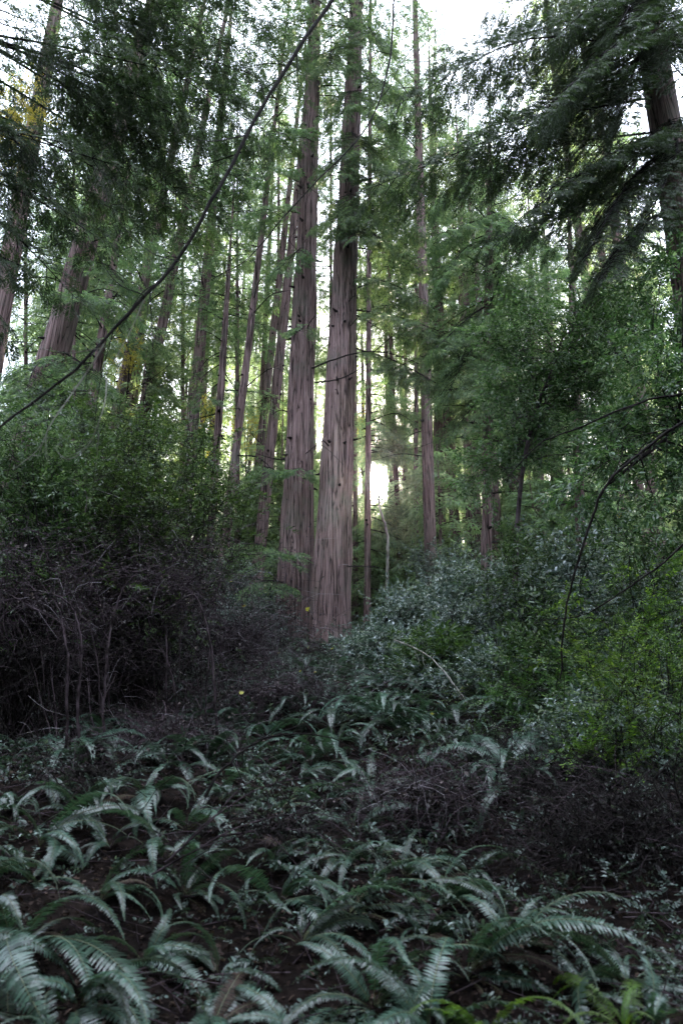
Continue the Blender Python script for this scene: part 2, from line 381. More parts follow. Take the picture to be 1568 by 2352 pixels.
def trunk_mesh(mb, path, radii, sides, ridge, flare, rg, step=0.15, na=26, knots=0, wander=0.0):
    path = np.asarray(path, float)
    Ltot = np.linalg.norm(path[-1] - path[0]); n = max(8, int(Ltot / step))
    P = smooth_path(path, n); s = np.linspace(0, 1, n)
    if wander:
        w = np.cumsum(rg.normal(0, 1, (n, 2)), 0); w = w / (np.abs(w).max() + 1e-9)
        kk = max(3, n // 8); ker = np.ones(kk) / kk
        for c in range(2): P[:, c] += wander * (np.convolve(w[:, c], ker, 'same')) * np.minimum(1, s * 4)
    rad = np.interp(s, np.linspace(0, 1, len(radii)), radii)
    h = s * Ltot; a = np.arange(sides) / sides
    H, A = np.meshgrid(h, a, indexing='ij')
    G1 = noise_grid(rg, 97, na); G2 = noise_grid(rg, 97, na * 2 + 1); G3 = noise_grid(rg, 37, 7)
    tw = A + 0.04 * np.sin(H * 0.35)
    d = (vnoise(G1, H / 1.1, tw % 1) - 0.5) * 1.0 + (vnoise(G2, H / 0.55, tw % 1) - 0.5) * 0.5
    d = np.sign(d) * np.abs(d) ** 0.8
    big = (vnoise(G3, H / 1.5, A) - 0.5)
    Rr = rad[:, None] * (1 + 0.10 * big) + ridge * d
    Rr = Rr * (1 + flare * np.exp(-H / 0.55) * (1 + 0.7 * (vnoise(G3, 0 * H + 3.3, A) - 0.4)) + flare * 0.25 * np.exp(-H / 2.2))
    for _ in range(knots):
        hk = rg.uniform(0.06, 0.75) * Ltot; ak = rg.random(); sgn = 1.0
        da = (A - ak + 0.5) % 1 - 0.5
        q = ((H - hk) / 0.10) ** 2 + (da * 2 * math.pi * rad[:, None] / 0.07) ** 2
        Rr = Rr + sgn * 0.035 * np.exp(-q) - 0.09 * np.exp(-q * 5)
    t, u, v = frames(P)
    an = A * 2 * math.pi
    V = P[:, None, :] + Rr[..., None] * (np.cos(an)[..., None] * u[:, None, :] + np.sin(an)[..., None] * v[:, None, :])
    i = np.arange(n - 1)[:, None] * sides; j = np.arange(sides)[None]; j2 = (j + 1) % sides
    F = np.stack([i + j, i + j2, i + sides + j2, i + sides + j], -1).reshape(-1, 4)
    mb.add(V.reshape(-1, 3), F, 0, True)
    return P, rad

def trunk_line(b, t, Y, H, Yt=None):
    """b=(px,py,width) low, t=(px,py,width) high; both Y ahead -> base on the ground, top H above it, radii"""
    A = at(b[0], b[1], Y); B = at(t[0], t[1], Yt or Y)
    def rr(p, w):
        v = p - EYE; f = v[1] * CP + v[2] * SP; return w / 1568 * f / 2
    ra, rb = rr(A, b[2]), rr(B, t[2])
    d = (B - A) / (B[2] - A[2])                           # per metre of height
    z = float(ground_z(A[0], A[1])) - 0.15
    base = A + d * (z - A[2]); z = float(ground_z(base[0], base[1])) - 0.15; base = A + d * (z - A[2])
    top = base + d * H
    k = (rb - ra) / (B[2] - A[2])
    r_at = lambda zz: max(0.02, ra + k * (zz - A[2]))
    r_base = min(r_at(base[2]), ra * 1.25); zt = top[2]
    kk = min(k, -0.2 * ra / H)
    r_top = max(0.03, .6 * min(rb * 0.9, ra + kk * (zt - A[2])))
    zr = B[2]
    return base, top, r_base, (A, ra, B, rb), r_top

def crown_on(wood, leaf, base, top, h0, h1, n, rmax, sprays, dens, rg, r0=0.03, sag=0.06, rise=0.05, az=None, width=0.36):
    ax = top - base; H = np.linalg.norm(ax)
    for k in range(n):
        f = h0 + (h1 - h0) * ((k + rg.random()) / n)
        p = base + ax * f
        a = rg.uniform(0, 2 * math.pi) if az is None else rg.uniform(*az)
        u = (f - h0) / max(1e-3, (1 - h0))
        ln = rmax * (1 - u) ** 0.75 * rg.uniform(0.55, 1.1) * (0.6 + 0.4 * min(1, u * 5)) + 0.35
        e = p + np.array([math.cos(a) * ln, math.sin(a) * ln, ln * (rise - rg.uniform(0.0, 0.40))])
        bough(wood, leaf, p, e, sag, sprays, dens, rg, r0=r0 * (1 - 0.6 * u), width=width)

# ------------------------------------------------------------------ the twin redwoods
def big_redwood(name, label, b, t, Y, H, rg, sides=90, knots=60, crown=None, stubs=14, group=None, mat=None, ridge=0.040, flare=0.35, step=0.10, mids=None, extra=None, nbr=None):
    base, top, rb, (A, ra, B, rbt), rt = trunk_line(b, t, Y, H)
    th = thing(name, label, 'tree', base, group)
    mb = MB()
    hA, hB = (A[2] - base[2]) / H, (B[2] - base[2]) / H
    ss = np.array([0, hA, hB, 1.0]); rr = np.array([rb, ra, rbt, rt]); o = np.argsort(ss); ss, rr = ss[o], rr[o]
    radii = np.interp(np.linspace(0, 1, 60), ss, rr)
    radii = radii * np.clip((1.0 - np.linspace(0, 1, 60)) / (.45 if H < 29 else .2), .06, 1)
    trunk_mesh(mb, [base, base * .5 + top * .5, top], radii, sides, ridge, flare, rg, step=step, knots=knots)
    ax = top - base
    for _ in range(knots):                               # short snapped stubs
        f = rg.uniform(.10, .62); p = base + ax * f; a = rg.uniform(0, 6.28); r_ = np.interp(f, np.linspace(0, 1, 60), radii)
        d = np.array([math.cos(a), math.sin(a), rg.uniform(-.5, .1)]); l = rg.uniform(.03, .16)
        mb.tube(np.array([p + d * [1, 1, 0] * (r_ - .03), p + d * [1, 1, 0] * r_ + d * l * .5, p + d * [1, 1, 0] * r_ + d * l]), np.array([.045, .026, .010]), 6, mat=1)
    obj('trunk', mb, [mat or M_RED, M_TWIG], th, base)
    for _ in range(stubs):                               # dead branches and stubs
        f = rg.uniform(0.12, 0.55); p = base + ax * f; a = rg.uniform(0, 2 * math.pi)
        r_ = np.interp(f, np.linspace(0, 1, 60), radii)
        ln = rg.uniform(0.25, 1.9); d = np.array([math.cos(a), math.sin(a), rg.uniform(-.35, .25)])
        s = p + d * [1, 1, 0] * r_ * 0.8
        m = MB(); pts = smooth_path([s, s + d * ln * .5 + [0, 0, rg.uniform(-.1, .15) * ln], s + d * ln + [rg.normal(0, .1), 0, rg.uniform(-.3, .1) * ln]], 8)
        m.tube(pts, np.linspace(rg.uniform(.012, .024), .004, 8), 5)
        for q in range(rg.integers(0, 4)):
            k = rg.integers(3, 7); e = pts[k] + (d + rg.normal(0, .5, 3)) * ln * .35
            m.tube(smooth_path([pts[k], (pts[k] + e) / 2 + [0, 0, .03], e], 4), np.linspace(.005, .002, 4), 3)
        obj('branch', m, M_TWIG, th, base)
    if crown:
        w, lf = MB(), MB()
        crown_on(w, lf, base, top, crown[0], 0.99, crown[1], crown[2], SPR1, crown[3], rg)
        if extra:
            for (p0, p1, sg) in extra: bough(w, lf, p0, p1, sg, SPR1, 12, rg, r0=0.022, width=0.42)
        obj('crown', lf.join(w), [M_CON, M_TWIG], th, base)
    return th, base, top

YT = 15.0
ra_ = np.random.default_rng(101)
def B2(a, b, Ya, Yb, s): return (at(*a, Ya), at(*b, Yb), s)
ex1 = [B2((690, 490), (560, 500), 15.6, 14.6, .05), B2((690, 420), (600, 380), 15.6, 14, .05), B2((700, 560), (640, 620), 15.6, 14.5, .03),
       B2((725, 330), (640, 300), 15.6, 14, .05), B2((668, 770), (700, 745), 15.6, 14.6, .03), B2((655, 1090), (600, 1070), 15.6, 14.7, .05),
       B2((655, 1095), (690, 1075), 15.6, 14.6, .05), B2((660, 1290), (560, 1245), 15.6, 13.6, .05), B2((655, 1340), (600, 1335), 15.6, 14.0, .03)]
big_redwood('redwood_tree', 'left trunk of the twin redwoods, slightly thinner, its bark mauve-brown and knotted', (680, 1250, 74), (708, 450, 42), 15.7, 34, ra_,
            crown=(0.50, 46, 2.8, 6), extra=ex1, flare=0.2)
ex1 += [B2((722, y), (722 + dx, y + dy), 15.4, 14.2, .05) for y, dx, dy in [(60, -70, 30), (110, 60, 60), (150, -60, 50), (200, 40, 60), (240, -80, 40), (290, 30, 50), (30, 50, 40), (350, -70, 40), (400, -30, 50), (460, 40, 20), (470, -90, 10), (180, -110, 20)]]
ex2 = [B2((806, y), (806 + dx, y + dy), 14.8, 13.4, .05) for y, dx, dy in [(50, 60, 50), (100, -50, 50), (150, 80, 50), (210, -30, 60), (250, 90, 40), (300, 40, 60), (350, -40, 50), (390, 90, 40), (440, 10, 55), (470, 50, 40), (480, -40, 30), (520, 70, 30), (500, 20, 45)]] + [B2((822, 570), (985, 600), 15, 14, .05), B2((822, 640), (975, 690), 15, 13.6, .06), B2((820, 712), (1080, 790), 15, 13, .07),
       B2((825, 480), (960, 520), 15, 14, .05), B2((822, 420), (930, 400), 15, 13.5, .05), B2((815, 800), (1000, 880), 15.2, 13.2, .06),
       B2((826, 330), (940, 350), 15, 13.8, .05), B2((822, 660), (900, 650), 15, 16, .05)]
big_redwood('redwood_tree', 'right trunk of the twin redwoods, the stoutest trunk, furrowed where it meets the slope', (764, 1300, 84), (800, 450, 46), YT, 36, ra_,
            crown=(0.50, 48, 3.0, 6), extra=ex2, flare=0.16)

# ------------------------------------------------------------------ other large trunks, each placed from the photograph
def mid_tree(label, b, t, Y, H, seed, crown=(0.45, 37, 2.8, 5.5), name='redwood_tree', mat=None, sides=40, extra=None, stubs=8, group=None):
    rg = np.random.default_rng(seed)
    return big_redwood(name, label, b, t, Y, H, rg, sides=sides, knots=18, crown=crown, stubs=stubs, mat=mat or M_RED, ridge=0.022, step=0.2, extra=extra, group=group)
exL = [B2((250, 400), (330, 330), 12, 10.5, .05), B2((200, 560), (330, 520), 12, 10.5, .05), B2((160, 700), (290, 700), 12, 10.5, .04),
       B2((130, 800), (210, 870), 12, 10.5, .04), B2((100, 880), (200, 960), 12, 10.0, .04), B2((240, 460), (120, 480), 12, 10.5, .05),
       B2((190, 600), (270, 640), 12, 11, .04), B2((120, 820), (60, 900), 12, 10.5, .04), B2((110, 860), (170, 1010), 12, 10.4, .04)]
mid_tree('big redwood leaning in from the left edge, trunk wrapped in hanging green boughs', (100, 900, 66), (285, 250, 42), 12, 30, 21, crown=(0.42, 37, 2.6, 6.5), extra=exL)
mid_tree('redwood at the far left edge, pinkish trunk beyond hanging leaves', (5, 700, 46), (60, 400, 38), 14, 30, 22)
mid_tree('straight redwood to the right of the low sun, pale light on its right side', (988, 1250, 28), (968, 560, 20), 19, 34, 23, crown=(0.50, 34, 2.6, 5.5), sides=48)
mid_tree('thin dark redwood right behind the straight one, right of the sun', (1012, 1150, 18), (1000, 700, 14), 24, 32, 24, crown=(0.5, 31, 2.4, 4.5))
mid_tree('reddish brown trunk between the straight redwood and the broadleaf tree', (1085, 1150, 34), (1070, 800, 28), 22, 24, 25, crown=(0.4, 34, 2.8, 4.5))
mid_tree('dim reddish trunk behind the broadleaf tree, left one of the pair', (1240, 1200, 24), (1225, 800, 20), 22, 20, 26, crown=(0.4, 34, 2.8, 4.5))
mid_tree('dim reddish trunk behind the broadleaf tree, right one of the pair', (1285, 1230, 30), (1262, 800, 22), 20, 19, 27, crown=(0.4, 34, 2.8, 4.5))
mid_tree('dark slim trunk left of the twin redwoods with a bare crooked side branch', (546, 1000, 18), (572, 780, 15), 16, 28, 28, crown=(0.5, 45, 2.2, 6), stubs=14)
mid_tree('brown trunk half hidden behind the left twin redwood', (608, 1150, 26), (655, 700, 20), 20, 32, 29, crown=(0.5, 31, 2.4, 4.5))
mid_tree('second brown trunk close behind the left twin redwood, further left', (590, 1100, 20), (628, 760, 16), 23, 32, 30, crown=(0.5, 31, 2.4, 4.5))
mid_tree('leaning grey-brown trunk above the green bush, right one of two', (345, 880, 26), (382, 700, 22), 18, 30, 31, crown=(.36, 50, 2.4, 6))
mid_tree('leaning grey-brown trunk above the green bush with yellow leaves on it, left one of two', (280, 900, 26), (318, 720, 22), 17, 30, 32, crown=(.36, 50, 2.4, 6))
mid_tree('reddish trunk between the green bush and the twin redwoods', (440, 1000, 28), (468, 700, 24), 20, 30, 33, crown=(.36, 50, 2.4, 6))
exS = [B2((845, y), (845 + dx, y + dy), 20, 20 + dz, .05) for y, dx, dy, dz in [(850, 75, 20, -.6), (885, 60, 25, -.2), (925, 80, 20, .4), (965, 55, 25, -.4), (1000, 75, 15, .3), (1025, 60, 15, -.2), (1040, 85, 5, .6), (970, 70, 15, 1.5), (990, 60, 12, 2), (1012, 80, 10, 1.2), (1020, 55, 18, 2.2), (1035, 70, 10, 1.8), (950, 80, 10, 2.4), (905, 70, 20, 1.6), (1150, 70, 12, 1), (1160, 80, 14, 1.8), (1170, 60, 12, .2),
        (870, -45, 20, 0), (940, -50, 25, .2), (1000, -45, 20, 0), (1080, -45, 20, .2), (1185, 60, 25, .2), (1215, 75, 25, -.3), (1260, 65, 25, .3), (1300, 70, 20, 0), (1240, -45, 20, 0), (1320, -40, 25, .2), (1350, 70, 30, .2)]]
mid_tree('slim reddish trunk just left of the sun', (843, 1400, 15), (846, 860, 12), 20, 34, 34, extra=exS, crown=(0.55, 27, 2.2, 4.5))

exA = [B2((1120, 560), (1010, 640), 14, 12.6, .05), B2((1120, 620), (1240, 700), 14, 12.8, .05), B2((1120, 700), (1000, 800), 14, 12.4, .05), B2((1120, 720), (1260, 640), 14, 13, .05),
       B2((1120, 780), (1030, 900), 14, 12.4, .05), B2((1120, 480), (1240, 560), 14, 12.4, .05), B2((1120, 500), (1000, 540), 14, 12.6, .05), B2((1120, 830), (1200, 930), 14, 12.2, .05),
       B2((1120, 400), (1010, 460), 14, 12.6, .05), B2((1120, 900), (1050, 980), 14, 12.6, .05)]
mid_tree('bushy pale green conifer with hanging boughs to the right of the straight redwood', (1118, 1150, 22), (1122, 600, 18), 14, 17, 35, crown=(0.28, 60, 2.2, 6.5), name='hemlock_tree', extra=exA)
mid_tree('second bushy conifer farther right, behind the broadleaf trees', (1330, 1150, 22), (1310, 600, 18), 15, 15, 36, crown=(0.25, 56, 2.3, 6.5), name='hemlock_tree')
mid_tree('bushy conifer rising behind the leaning redwood on the left', (215, 900, 20), (262, 600, 16), 15, 18, 37, crown=(0.28, 40, 2.0, 6), name='hemlock_tree')
mid_tree('bushy conifer between the green bush and the dark slim trunk', (500, 1000, 16), (520, 700, 13), 17, 17, 38, crown=(0.22, 40, 2.0, 6), name='hemlock_tree')
for q, (px, Y, lab) in enumerate([(815, 24, 'bushy conifer crown right of the twin redwoods, nearest to them'), (897, 31, 'narrow conifer crown over the glow just above the sun'), (930, 28, 'bushy conifer crown high above the sun'), (1000, 26, 'tall narrow conifer crown between the twin redwoods and the bright sky patch'), (1075, 30, 'tall conifer crown at the left rim of the bright sky patch'), (955, 23, 'bushy conifer crown left of the straight redwood'), (1040, 26, 'bushy conifer crown right of the straight redwood'),
        (60, 21, 'bushy conifer crown at the far left edge'), (170, 19, 'bushy conifer crown left of the leaning redwood, in the left part'), (300, 22, 'bushy conifer crown between the leaning redwood and the two leaning trunks'), (545, 22, 'bushy conifer crown above the dark slim trunk'), (760, 26, 'bushy conifer crown seen between the twin redwoods'),
        (640, 25, 'bushy conifer crown just left of the twin redwoods'), (420, 24, 'bushy conifer crown high on the left above the green bush')]):
    h_ = 35 if 600 < px < 1080 and px != 1040 else 25
    mid_tree(lab, (px, 1200, 11), (px, 800, 8), Y, h_, 240 + q, crown=(.32 if h_ == 35 else .40, 62, 2.6, 6), name='hemlock_tree', sides=20, stubs=5)
# right-hand near tree with long reaching boughs
exR = [B2((1470, -40), (1130, 10), 9, 7.8, .04), B2((1470, -80), (1230, -20), 9, 8.6, .05), B2((1490, 40), (1290, 70), 9, 7.0, .05), B2((1485, 20), (960, 190), 9, 8.8, .05), B2((1520, 180), (1150, 230), 9, 8.2, .06), B2((1535, 300), (960, 380), 9, 8.2, .06), B2((1500, 100), (1120, 400), 9, 8.8, .05), B2((1500, 120), (905, 245), 9, 7.4, .05), B2((1520, 220), (830, 440), 9, 7.2, .06), B2((1530, 300), (1180, 510), 9, 7.2, .05),
       B2((1490, 60), (1010, 120), 9, 8.0, .05), B2((1510, 200), (1060, 330), 9, 8.4, .05), B2((1540, 350), (1240, 440), 9, 7.5, .05),
       B2((1545, 400), (1100, 560), 9, 8.0, .05), B2((1500, 140), (1240, 260), 9, 6.6, .05), B2((1540, 330), (1340, 600), 9, 7.4, .03),
       B2((1555, 480), (1380, 640), 9, 7.2, .03), B2((1480, 0), (1330, 150), 9, 7.4, .03), B2((1500, 90), (1420, 300), 9, 7.8, .02),
       B2((1530, 260), (1480, 520), 9, 7.2, .02), B2((1470, -60), (1420, -40), 9, 8, .05), B2((1500, 60), (1640, 250), 9, 7.8, .03),
       B2((1480, 10), (1560, 120), 9, 7.4, .03), B2((1470, -80), (1420, 60), 9, 7, .03), B2((1540, 380), (1290, 330), 9, 8.6, .05)]
def right_fir():
    rg = np.random.default_rng(41)
    base, top, rb, (A, ra, B, rbt), rt = trunk_line((1545, 400, 74), (1480, 0, 56), 9, 22)
    th = thing('fir_tree', 'fir at the upper right edge, pinkish trunk with long boughs reaching left', 'tree', base)
    mb = MB(); trunk_mesh(mb, [base, base * .5 + top * .5, top], [rb, ra, rbt, rt * .5], 60, 0.012, 0.3, rg, step=0.12, knots=25)
    obj('trunk', mb, M_RED, th, base)
    w, lf = MB(), MB()
    for (p0, p1, sg) in exR: bough(w, lf, p0, p1, sg, SPR0, 13, rg, r0=0.028, width=0.24)
    crown_on(w, lf, base, top, 0.55, 0.98, 26, 2.4, SPR1, 8, rg, width=0.3)
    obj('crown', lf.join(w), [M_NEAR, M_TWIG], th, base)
right_fir()

# left near tree (its trunk stands just outside the picture)
def left_fir():
    rg = np.random.default_rng(42)
    base = np.array([-5.2, 6.0, 0]); base[2] = ground_z(-5.2, 6) - .1; top = base + [0.2, 0, 17]
    th = thing('fir_tree', 'fir at the upper left edge, dark drooping boughs hanging into the picture', 'tree', base)
    mb = MB(); trunk_mesh(mb, [base, base * .5 + top * .5, top], [.2, .17, .12, .05], 40, 0.01, 0.3, rg, step=0.2)
    obj('trunk', mb, M_RED, th, base)
    w, lf = MB(), MB()
    ends = [(480, 50, 7.4), (600, 190, 7.6), (470, 300, 7.0), (330, 400, 6.6), (150, 480, 6.4), (70, 330, 6.0),
            (560, 420, 8.2), (250, 560, 7.2), (640, 60, 8.4), (420, 170, 6.2), (100, 90, 5.8), (380, 480, 7.8), (70, 620, 6.4), (500, 520, 8.8),
            (420, 260, 6.8), (540, 110, 7.0), (160, 330, 5.9), (400, 20, 6.4), (380, 350, 7.2), (600, 300, 8.0), (300, 500, 7.4), (20, 480, 5.8), (450, 480, 8.2), (690, 180, 8.8),
            (110, 70, 6.2), (50, 290, 6.4), (60, 190, 6.0), (20, 400, 6.2), (150, 400, 6.6), (40, 560, 7),
            (30, 760, 6.6), (560, -40, 7.2), (650, 330, 8.6), (180, 690, 7.4)]
    for px, py, Y in ends:
        e = at(px, py, Y); s = base + (top - base) * np.clip((e[2] + rg.uniform(0.3, 1.0) - base[2]) / 17, .1, .97)
        bough(w, lf, s, e, .04, SPR0, 9, rg, r0=0.026, width=0.28, start=0.35)
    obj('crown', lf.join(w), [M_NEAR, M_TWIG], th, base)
left_fir()

# ------------------------------------------------------------------ background trees: prototypes then copies
def far_proto(seed, H, slim, sparse):
    rg = np.random.default_rng(seed); z0 = np.zeros(3); top = np.array([0, 0, H])
    th = thing('redwood_tree', '', 'tree', (0, 0, 0))
    mb = MB(); trunk_mesh(mb, [z0 - [0, 0, .4], top * .5 + [rg.normal(0, .15), rg.normal(0, .15), 0], top], np.array([1, .8, .55, .12]) * slim, 16, 0.012, 0.25, rg, step=0.5, na=11, wander=0.12)
    for _ in range(26):
        f = rg.uniform(.05, .5); p = top * f; a = rg.uniform(0, 6.28); ln = rg.uniform(.3, 1.6)
        d = np.array([math.cos(a), math.sin(a), rg.uniform(-.3, .2)])
        mb.tube(smooth_path([p, p + d * ln * .6, p + d * ln + [0, 0, -.2 * ln]], 5), np.linspace(.022, .006, 5), 4)
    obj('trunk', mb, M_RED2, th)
    w, lf = MB(), MB()
    crown_on(w, lf, z0, top, 0.30 + 0.15 * sparse, 0.99, int(72 - 26 * sparse), 2.6, SPR2, 3.6, rg, r0=.03)
    for _ in range(int(10 - 6 * sparse)):
        f = rg.uniform(.10, .35); p = top * f; a = rg.uniform(0, 6.28); ln = rg.uniform(1.2, 2.4)
        bough(w, lf, p, p + [math.cos(a) * ln, math.sin(a) * ln, -.2 * ln], .05, SPR2, 4.5, rg, r0=.02)
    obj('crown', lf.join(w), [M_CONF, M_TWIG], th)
    return th
FAR = [far_proto(61, 34, .26, 0), far_proto(62, 30, .20, 0), far_proto(63, 36, .22, 1), far_proto(64, 31, .14, 1), far_proto(65, 27, .30, 0), far_proto(66, 33, .11, 1)]
used = set()
def place_far(k, x, y, label, group, sc=1.0, rot=None):
    z = float(ground_z(x, y)); rz = random.uniform(0, 6.28)
    if k not in used:
        used.add(k); o = FAR[k]; o.location = (x, y, z); o.rotation_euler = (0, 0, rz); o.scale = (sc,) * 3; o['label'] = label; o['group'] = group
        return o
    return copy_thing(FAR[k], (x, y, z), rz, sc, label, group)
# slender poles round the sun, one by one
for px, Y, k, lab in [(897, 30, 3, 'pole-thin trunk against the glow just right of the sun'), (921, 26, 5, 'thin straight pole trunk second right of the sun'),
                      (938, 34, 3, 'hair-thin trunk between the sun and the straight redwood'), (836, 38, 3, 'faint thin trunk close beside the right twin redwood'),
                      (905, 42, 2, 'distant trunk in the warm light right of the sun')]:
    a = at(px, 1300, Y); place_far(k, a[0], Y, lab, 'thin trunks around the low sun', 1.0)
rr = random.Random(5)
placed = []
def far_scatter(n, y0, y1, zones, lab, grp, protos, x_lim=None, mind=1.6):
    c = 0; tries = 0
    while c < n and tries < 20000:
        tries += 1
        y = rr.uniform(y0, y1); half = 0.55 * y + 4
        x = rr.uniform(-half, half)
        px = 784 + 1568 * x / y / CP
        if not any(a <= px <= b for a, b in zones) or abs(px - 870) < 34: continue
        if any((x - q[0]) ** 2 + (y - q[1]) ** 2 < mind ** 2 for q in placed): continue
        placed.append((x, y)); c += 1
        place_far(rr.choice(protos), x, y, lab, grp, rr.uniform(.8, 1.15) * (.76 if 1060 < px < 1440 else .62 if (90 < px < 190 or (260 < px < 400 and c % 2)) else 1))
far_scatter(15, 21, 40, [(-100, 620)], 'one of the many slim redwoods standing back on the left of the twin trunks', 'redwoods standing back on the left', [0, 1, 2, 3])
far_scatter(20, 20, 40, [(1050, 1700)], 'one of the many slim redwoods standing back on the right of the twin trunks', 'redwoods standing back on the right', [0, 1, 2, 4])
far_scatter(9, 34, 60, [(640, 980)], 'slim redwood among those in the warm light behind the twin trunks', 'redwoods in the light behind the twins', [2, 3, 5], mind=2.2)
far_scatter(44, 42, 75, [(-200, 700), (980, 1800)], 'one of the farthest redwoods on the crest of the slope', 'farthest redwoods on the crest', [0, 1, 2, 4], mind=1.8)

def young_proto(seed, H):
    rg = np.random.default_rng(seed); top = np.array([rg.normal(0, .2), rg.normal(0, .2), H]); th = thing('young_hemlock', '', 'tree')
    mb = MB(); mb.tube(smooth_path([[0, 0, -.3], top * .5 + [.1, 0, 0], top], 20), np.linspace(.09, .015, 20), 8); obj('trunk', mb, M_RED2, th)
    w, lf = MB(), MB(); crown_on(w, lf, np.zeros(3), top, .06, .99, int(9 * H), H * .2, SPR2, 3.4, rg, r0=.02, width=.3)
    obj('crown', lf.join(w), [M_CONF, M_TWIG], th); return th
YNG = [young_proto(161, 6), young_proto(162, 9), young_proto(163, 4.5)]
yused = set()
def young(k, x, y, sc, label, group):
    z = float(ground_z(x, y))
    if k not in yused:
        yused.add(k); o = YNG[k]; o.location = (x, y, z); o.scale = (sc,) * 3; o['label'] = label; o['group'] = group; return
    copy_thing(YNG[k], (x, y, z), rr.uniform(0, 6.28), sc, label, group)
for (a, b, y0, y1, n_, lab, grp) in [(-100, 640, 17, 44, 34, 'young hemlock filling the space between the trunks on the left', 'young hemlocks on the left'),
        (640, 990, 24, 54, 44, 'young hemlock in the backlit hollow between the twin redwoods and the straight one', 'young hemlocks in the backlit hollow'),
        (990, 1700, 17, 44, 30, 'young hemlock filling the space between the trunks on the right', 'young hemlocks on the right')]:
    c = 0
    while c < n_:
        y = rr.uniform(y0, y1); px = rr.uniform(a, b); x = at(px, 1300, y)[0]
        k = rr.randrange(3)
        if abs(px - 870) < 72: continue
        c += 1; young(k, x, y, rr.uniform(.7, 1.2), lab, grp)

for q in range(26):
    y = rr.uniform(40, 54); px = 700 + 270 * (q + rr.random()) / 26; x = at(px, 1300, y)[0]
    young(rr.choice([0, 2]), x, y, rr.uniform(.75, 1.0), 'low young hemlock on the crest below the sun', 'low hemlocks below the sun')
for q in range(16):
    y = rr.uniform(20, 38); px = 800 + 160 * (q + rr.random()) / 16; x = at(px, 1300, y)[0]
    hmax = 1.6 + y * math.tan(R(20.8)) - float(ground_z(x, y))
    young(2, x, y, max(.4, hmax / 4.6 * rr.uniform(.8, 1.0)), 'low young hemlock on the slope under the glowing gap', 'low hemlocks below the sun')
for px, Y, sc_ in [(922, 35, .55), (818, 37, .6), (930, 45, .7), (812, 48, .75), (768, 30, .6)]:
    a_ = at(px, 1300, Y); copy_thing(YNG[1], (a_[0], Y, float(ground_z(a_[0], Y))), rr.uniform(0, 6), sc_ * 2.2, 'tall thin hemlock in the glow beside the sun', 'thin hemlocks beside the sun').scale = (sc_, sc_, sc_ * 2.3)
# unseen trees added behind and beside the viewpoint to shade the foreground
for k, x, y in [(0, .9, -2.4), (1, -2.6, -1.6), (4, 3.2, -.9), (0, -4.2, 1.4), (1, 4.6, 2.0), (4, -1.0, -5.0), (4, -2.0, -3.4), (1, 2.2, -3.2), (0, -3.6, -.6), (4, 4.4, -2.4), (1, -5.2, -.8), (0, 1.0, -4.6), (0, 5.2, .6), (1, -.4, -2.2)]:
    place_far(k, x, y, 'unseen redwood added for shade outside the picture, behind or beside the viewpoint', 'added shade redwoods around the viewpoint', .62)
for k in range(54):
    a = rr.uniform(R(118), R(422)); d = rr.uniform(4.5, 13)
    x, y = d * math.cos(a), d * math.sin(a)
    if y > 0 and abs(x) < .62 * y + 3.0: continue
    if k % 3 == 0: place_far(rr.choice([0, 1, 4]), x, y, 'unseen redwood added for shade outside the picture, behind or beside the viewpoint', 'added shade redwoods around the viewpoint', rr.uniform(.55, .8))
    else: young(rr.randrange(3), x, y, rr.uniform(.9, 1.3), 'unseen young hemlock added for shade outside the picture, behind or beside the viewpoint', 'added shade hemlocks around the viewpoint')

# ------------------------------------------------------------------ leafy shrubs and broadleaf trees
def twig_proto(n, L_, ll, lw, seed, flat=0.5, leaf=None):
    rg = np.random.default_rng(seed); m = MB()
    t = np.linspace(0.1, 1, n); side = np.where(np.arange(n) % 2 == 0, 1, -1)
    ang = side * rg.uniform(R(30), R(75), n) * np.where(t > .95, .1, 1)
    M = rotz(ang) @ roty(rg.normal(0.1, flat, n)) @ rotx(rg.normal(0, flat, n)) * rg.uniform(.6, 1.25, n)[:, None, None]
    m.inst(leaf or leaf6(ll, lw), M, np.stack([t * L_, 0 * t, -.08 * L_ * t * t], -1))
    return m.arrays()
TW_BROAD = [twig_proto(9, .22, .075, .028, s, .45) for s in (11, 12, 13)]
TW_HUCK = [twig_proto(12, .22, .045, .024, s, .40) for s in (14, 15, 16)]
TW_LIME = [twig_proto(13, .26, .040, .016, s, .18) for s in (17, 18, 19)]
TW_GREEN = [twig_proto(11, .22, .055, .020, s, .40) for s in (20, 21, 22)]

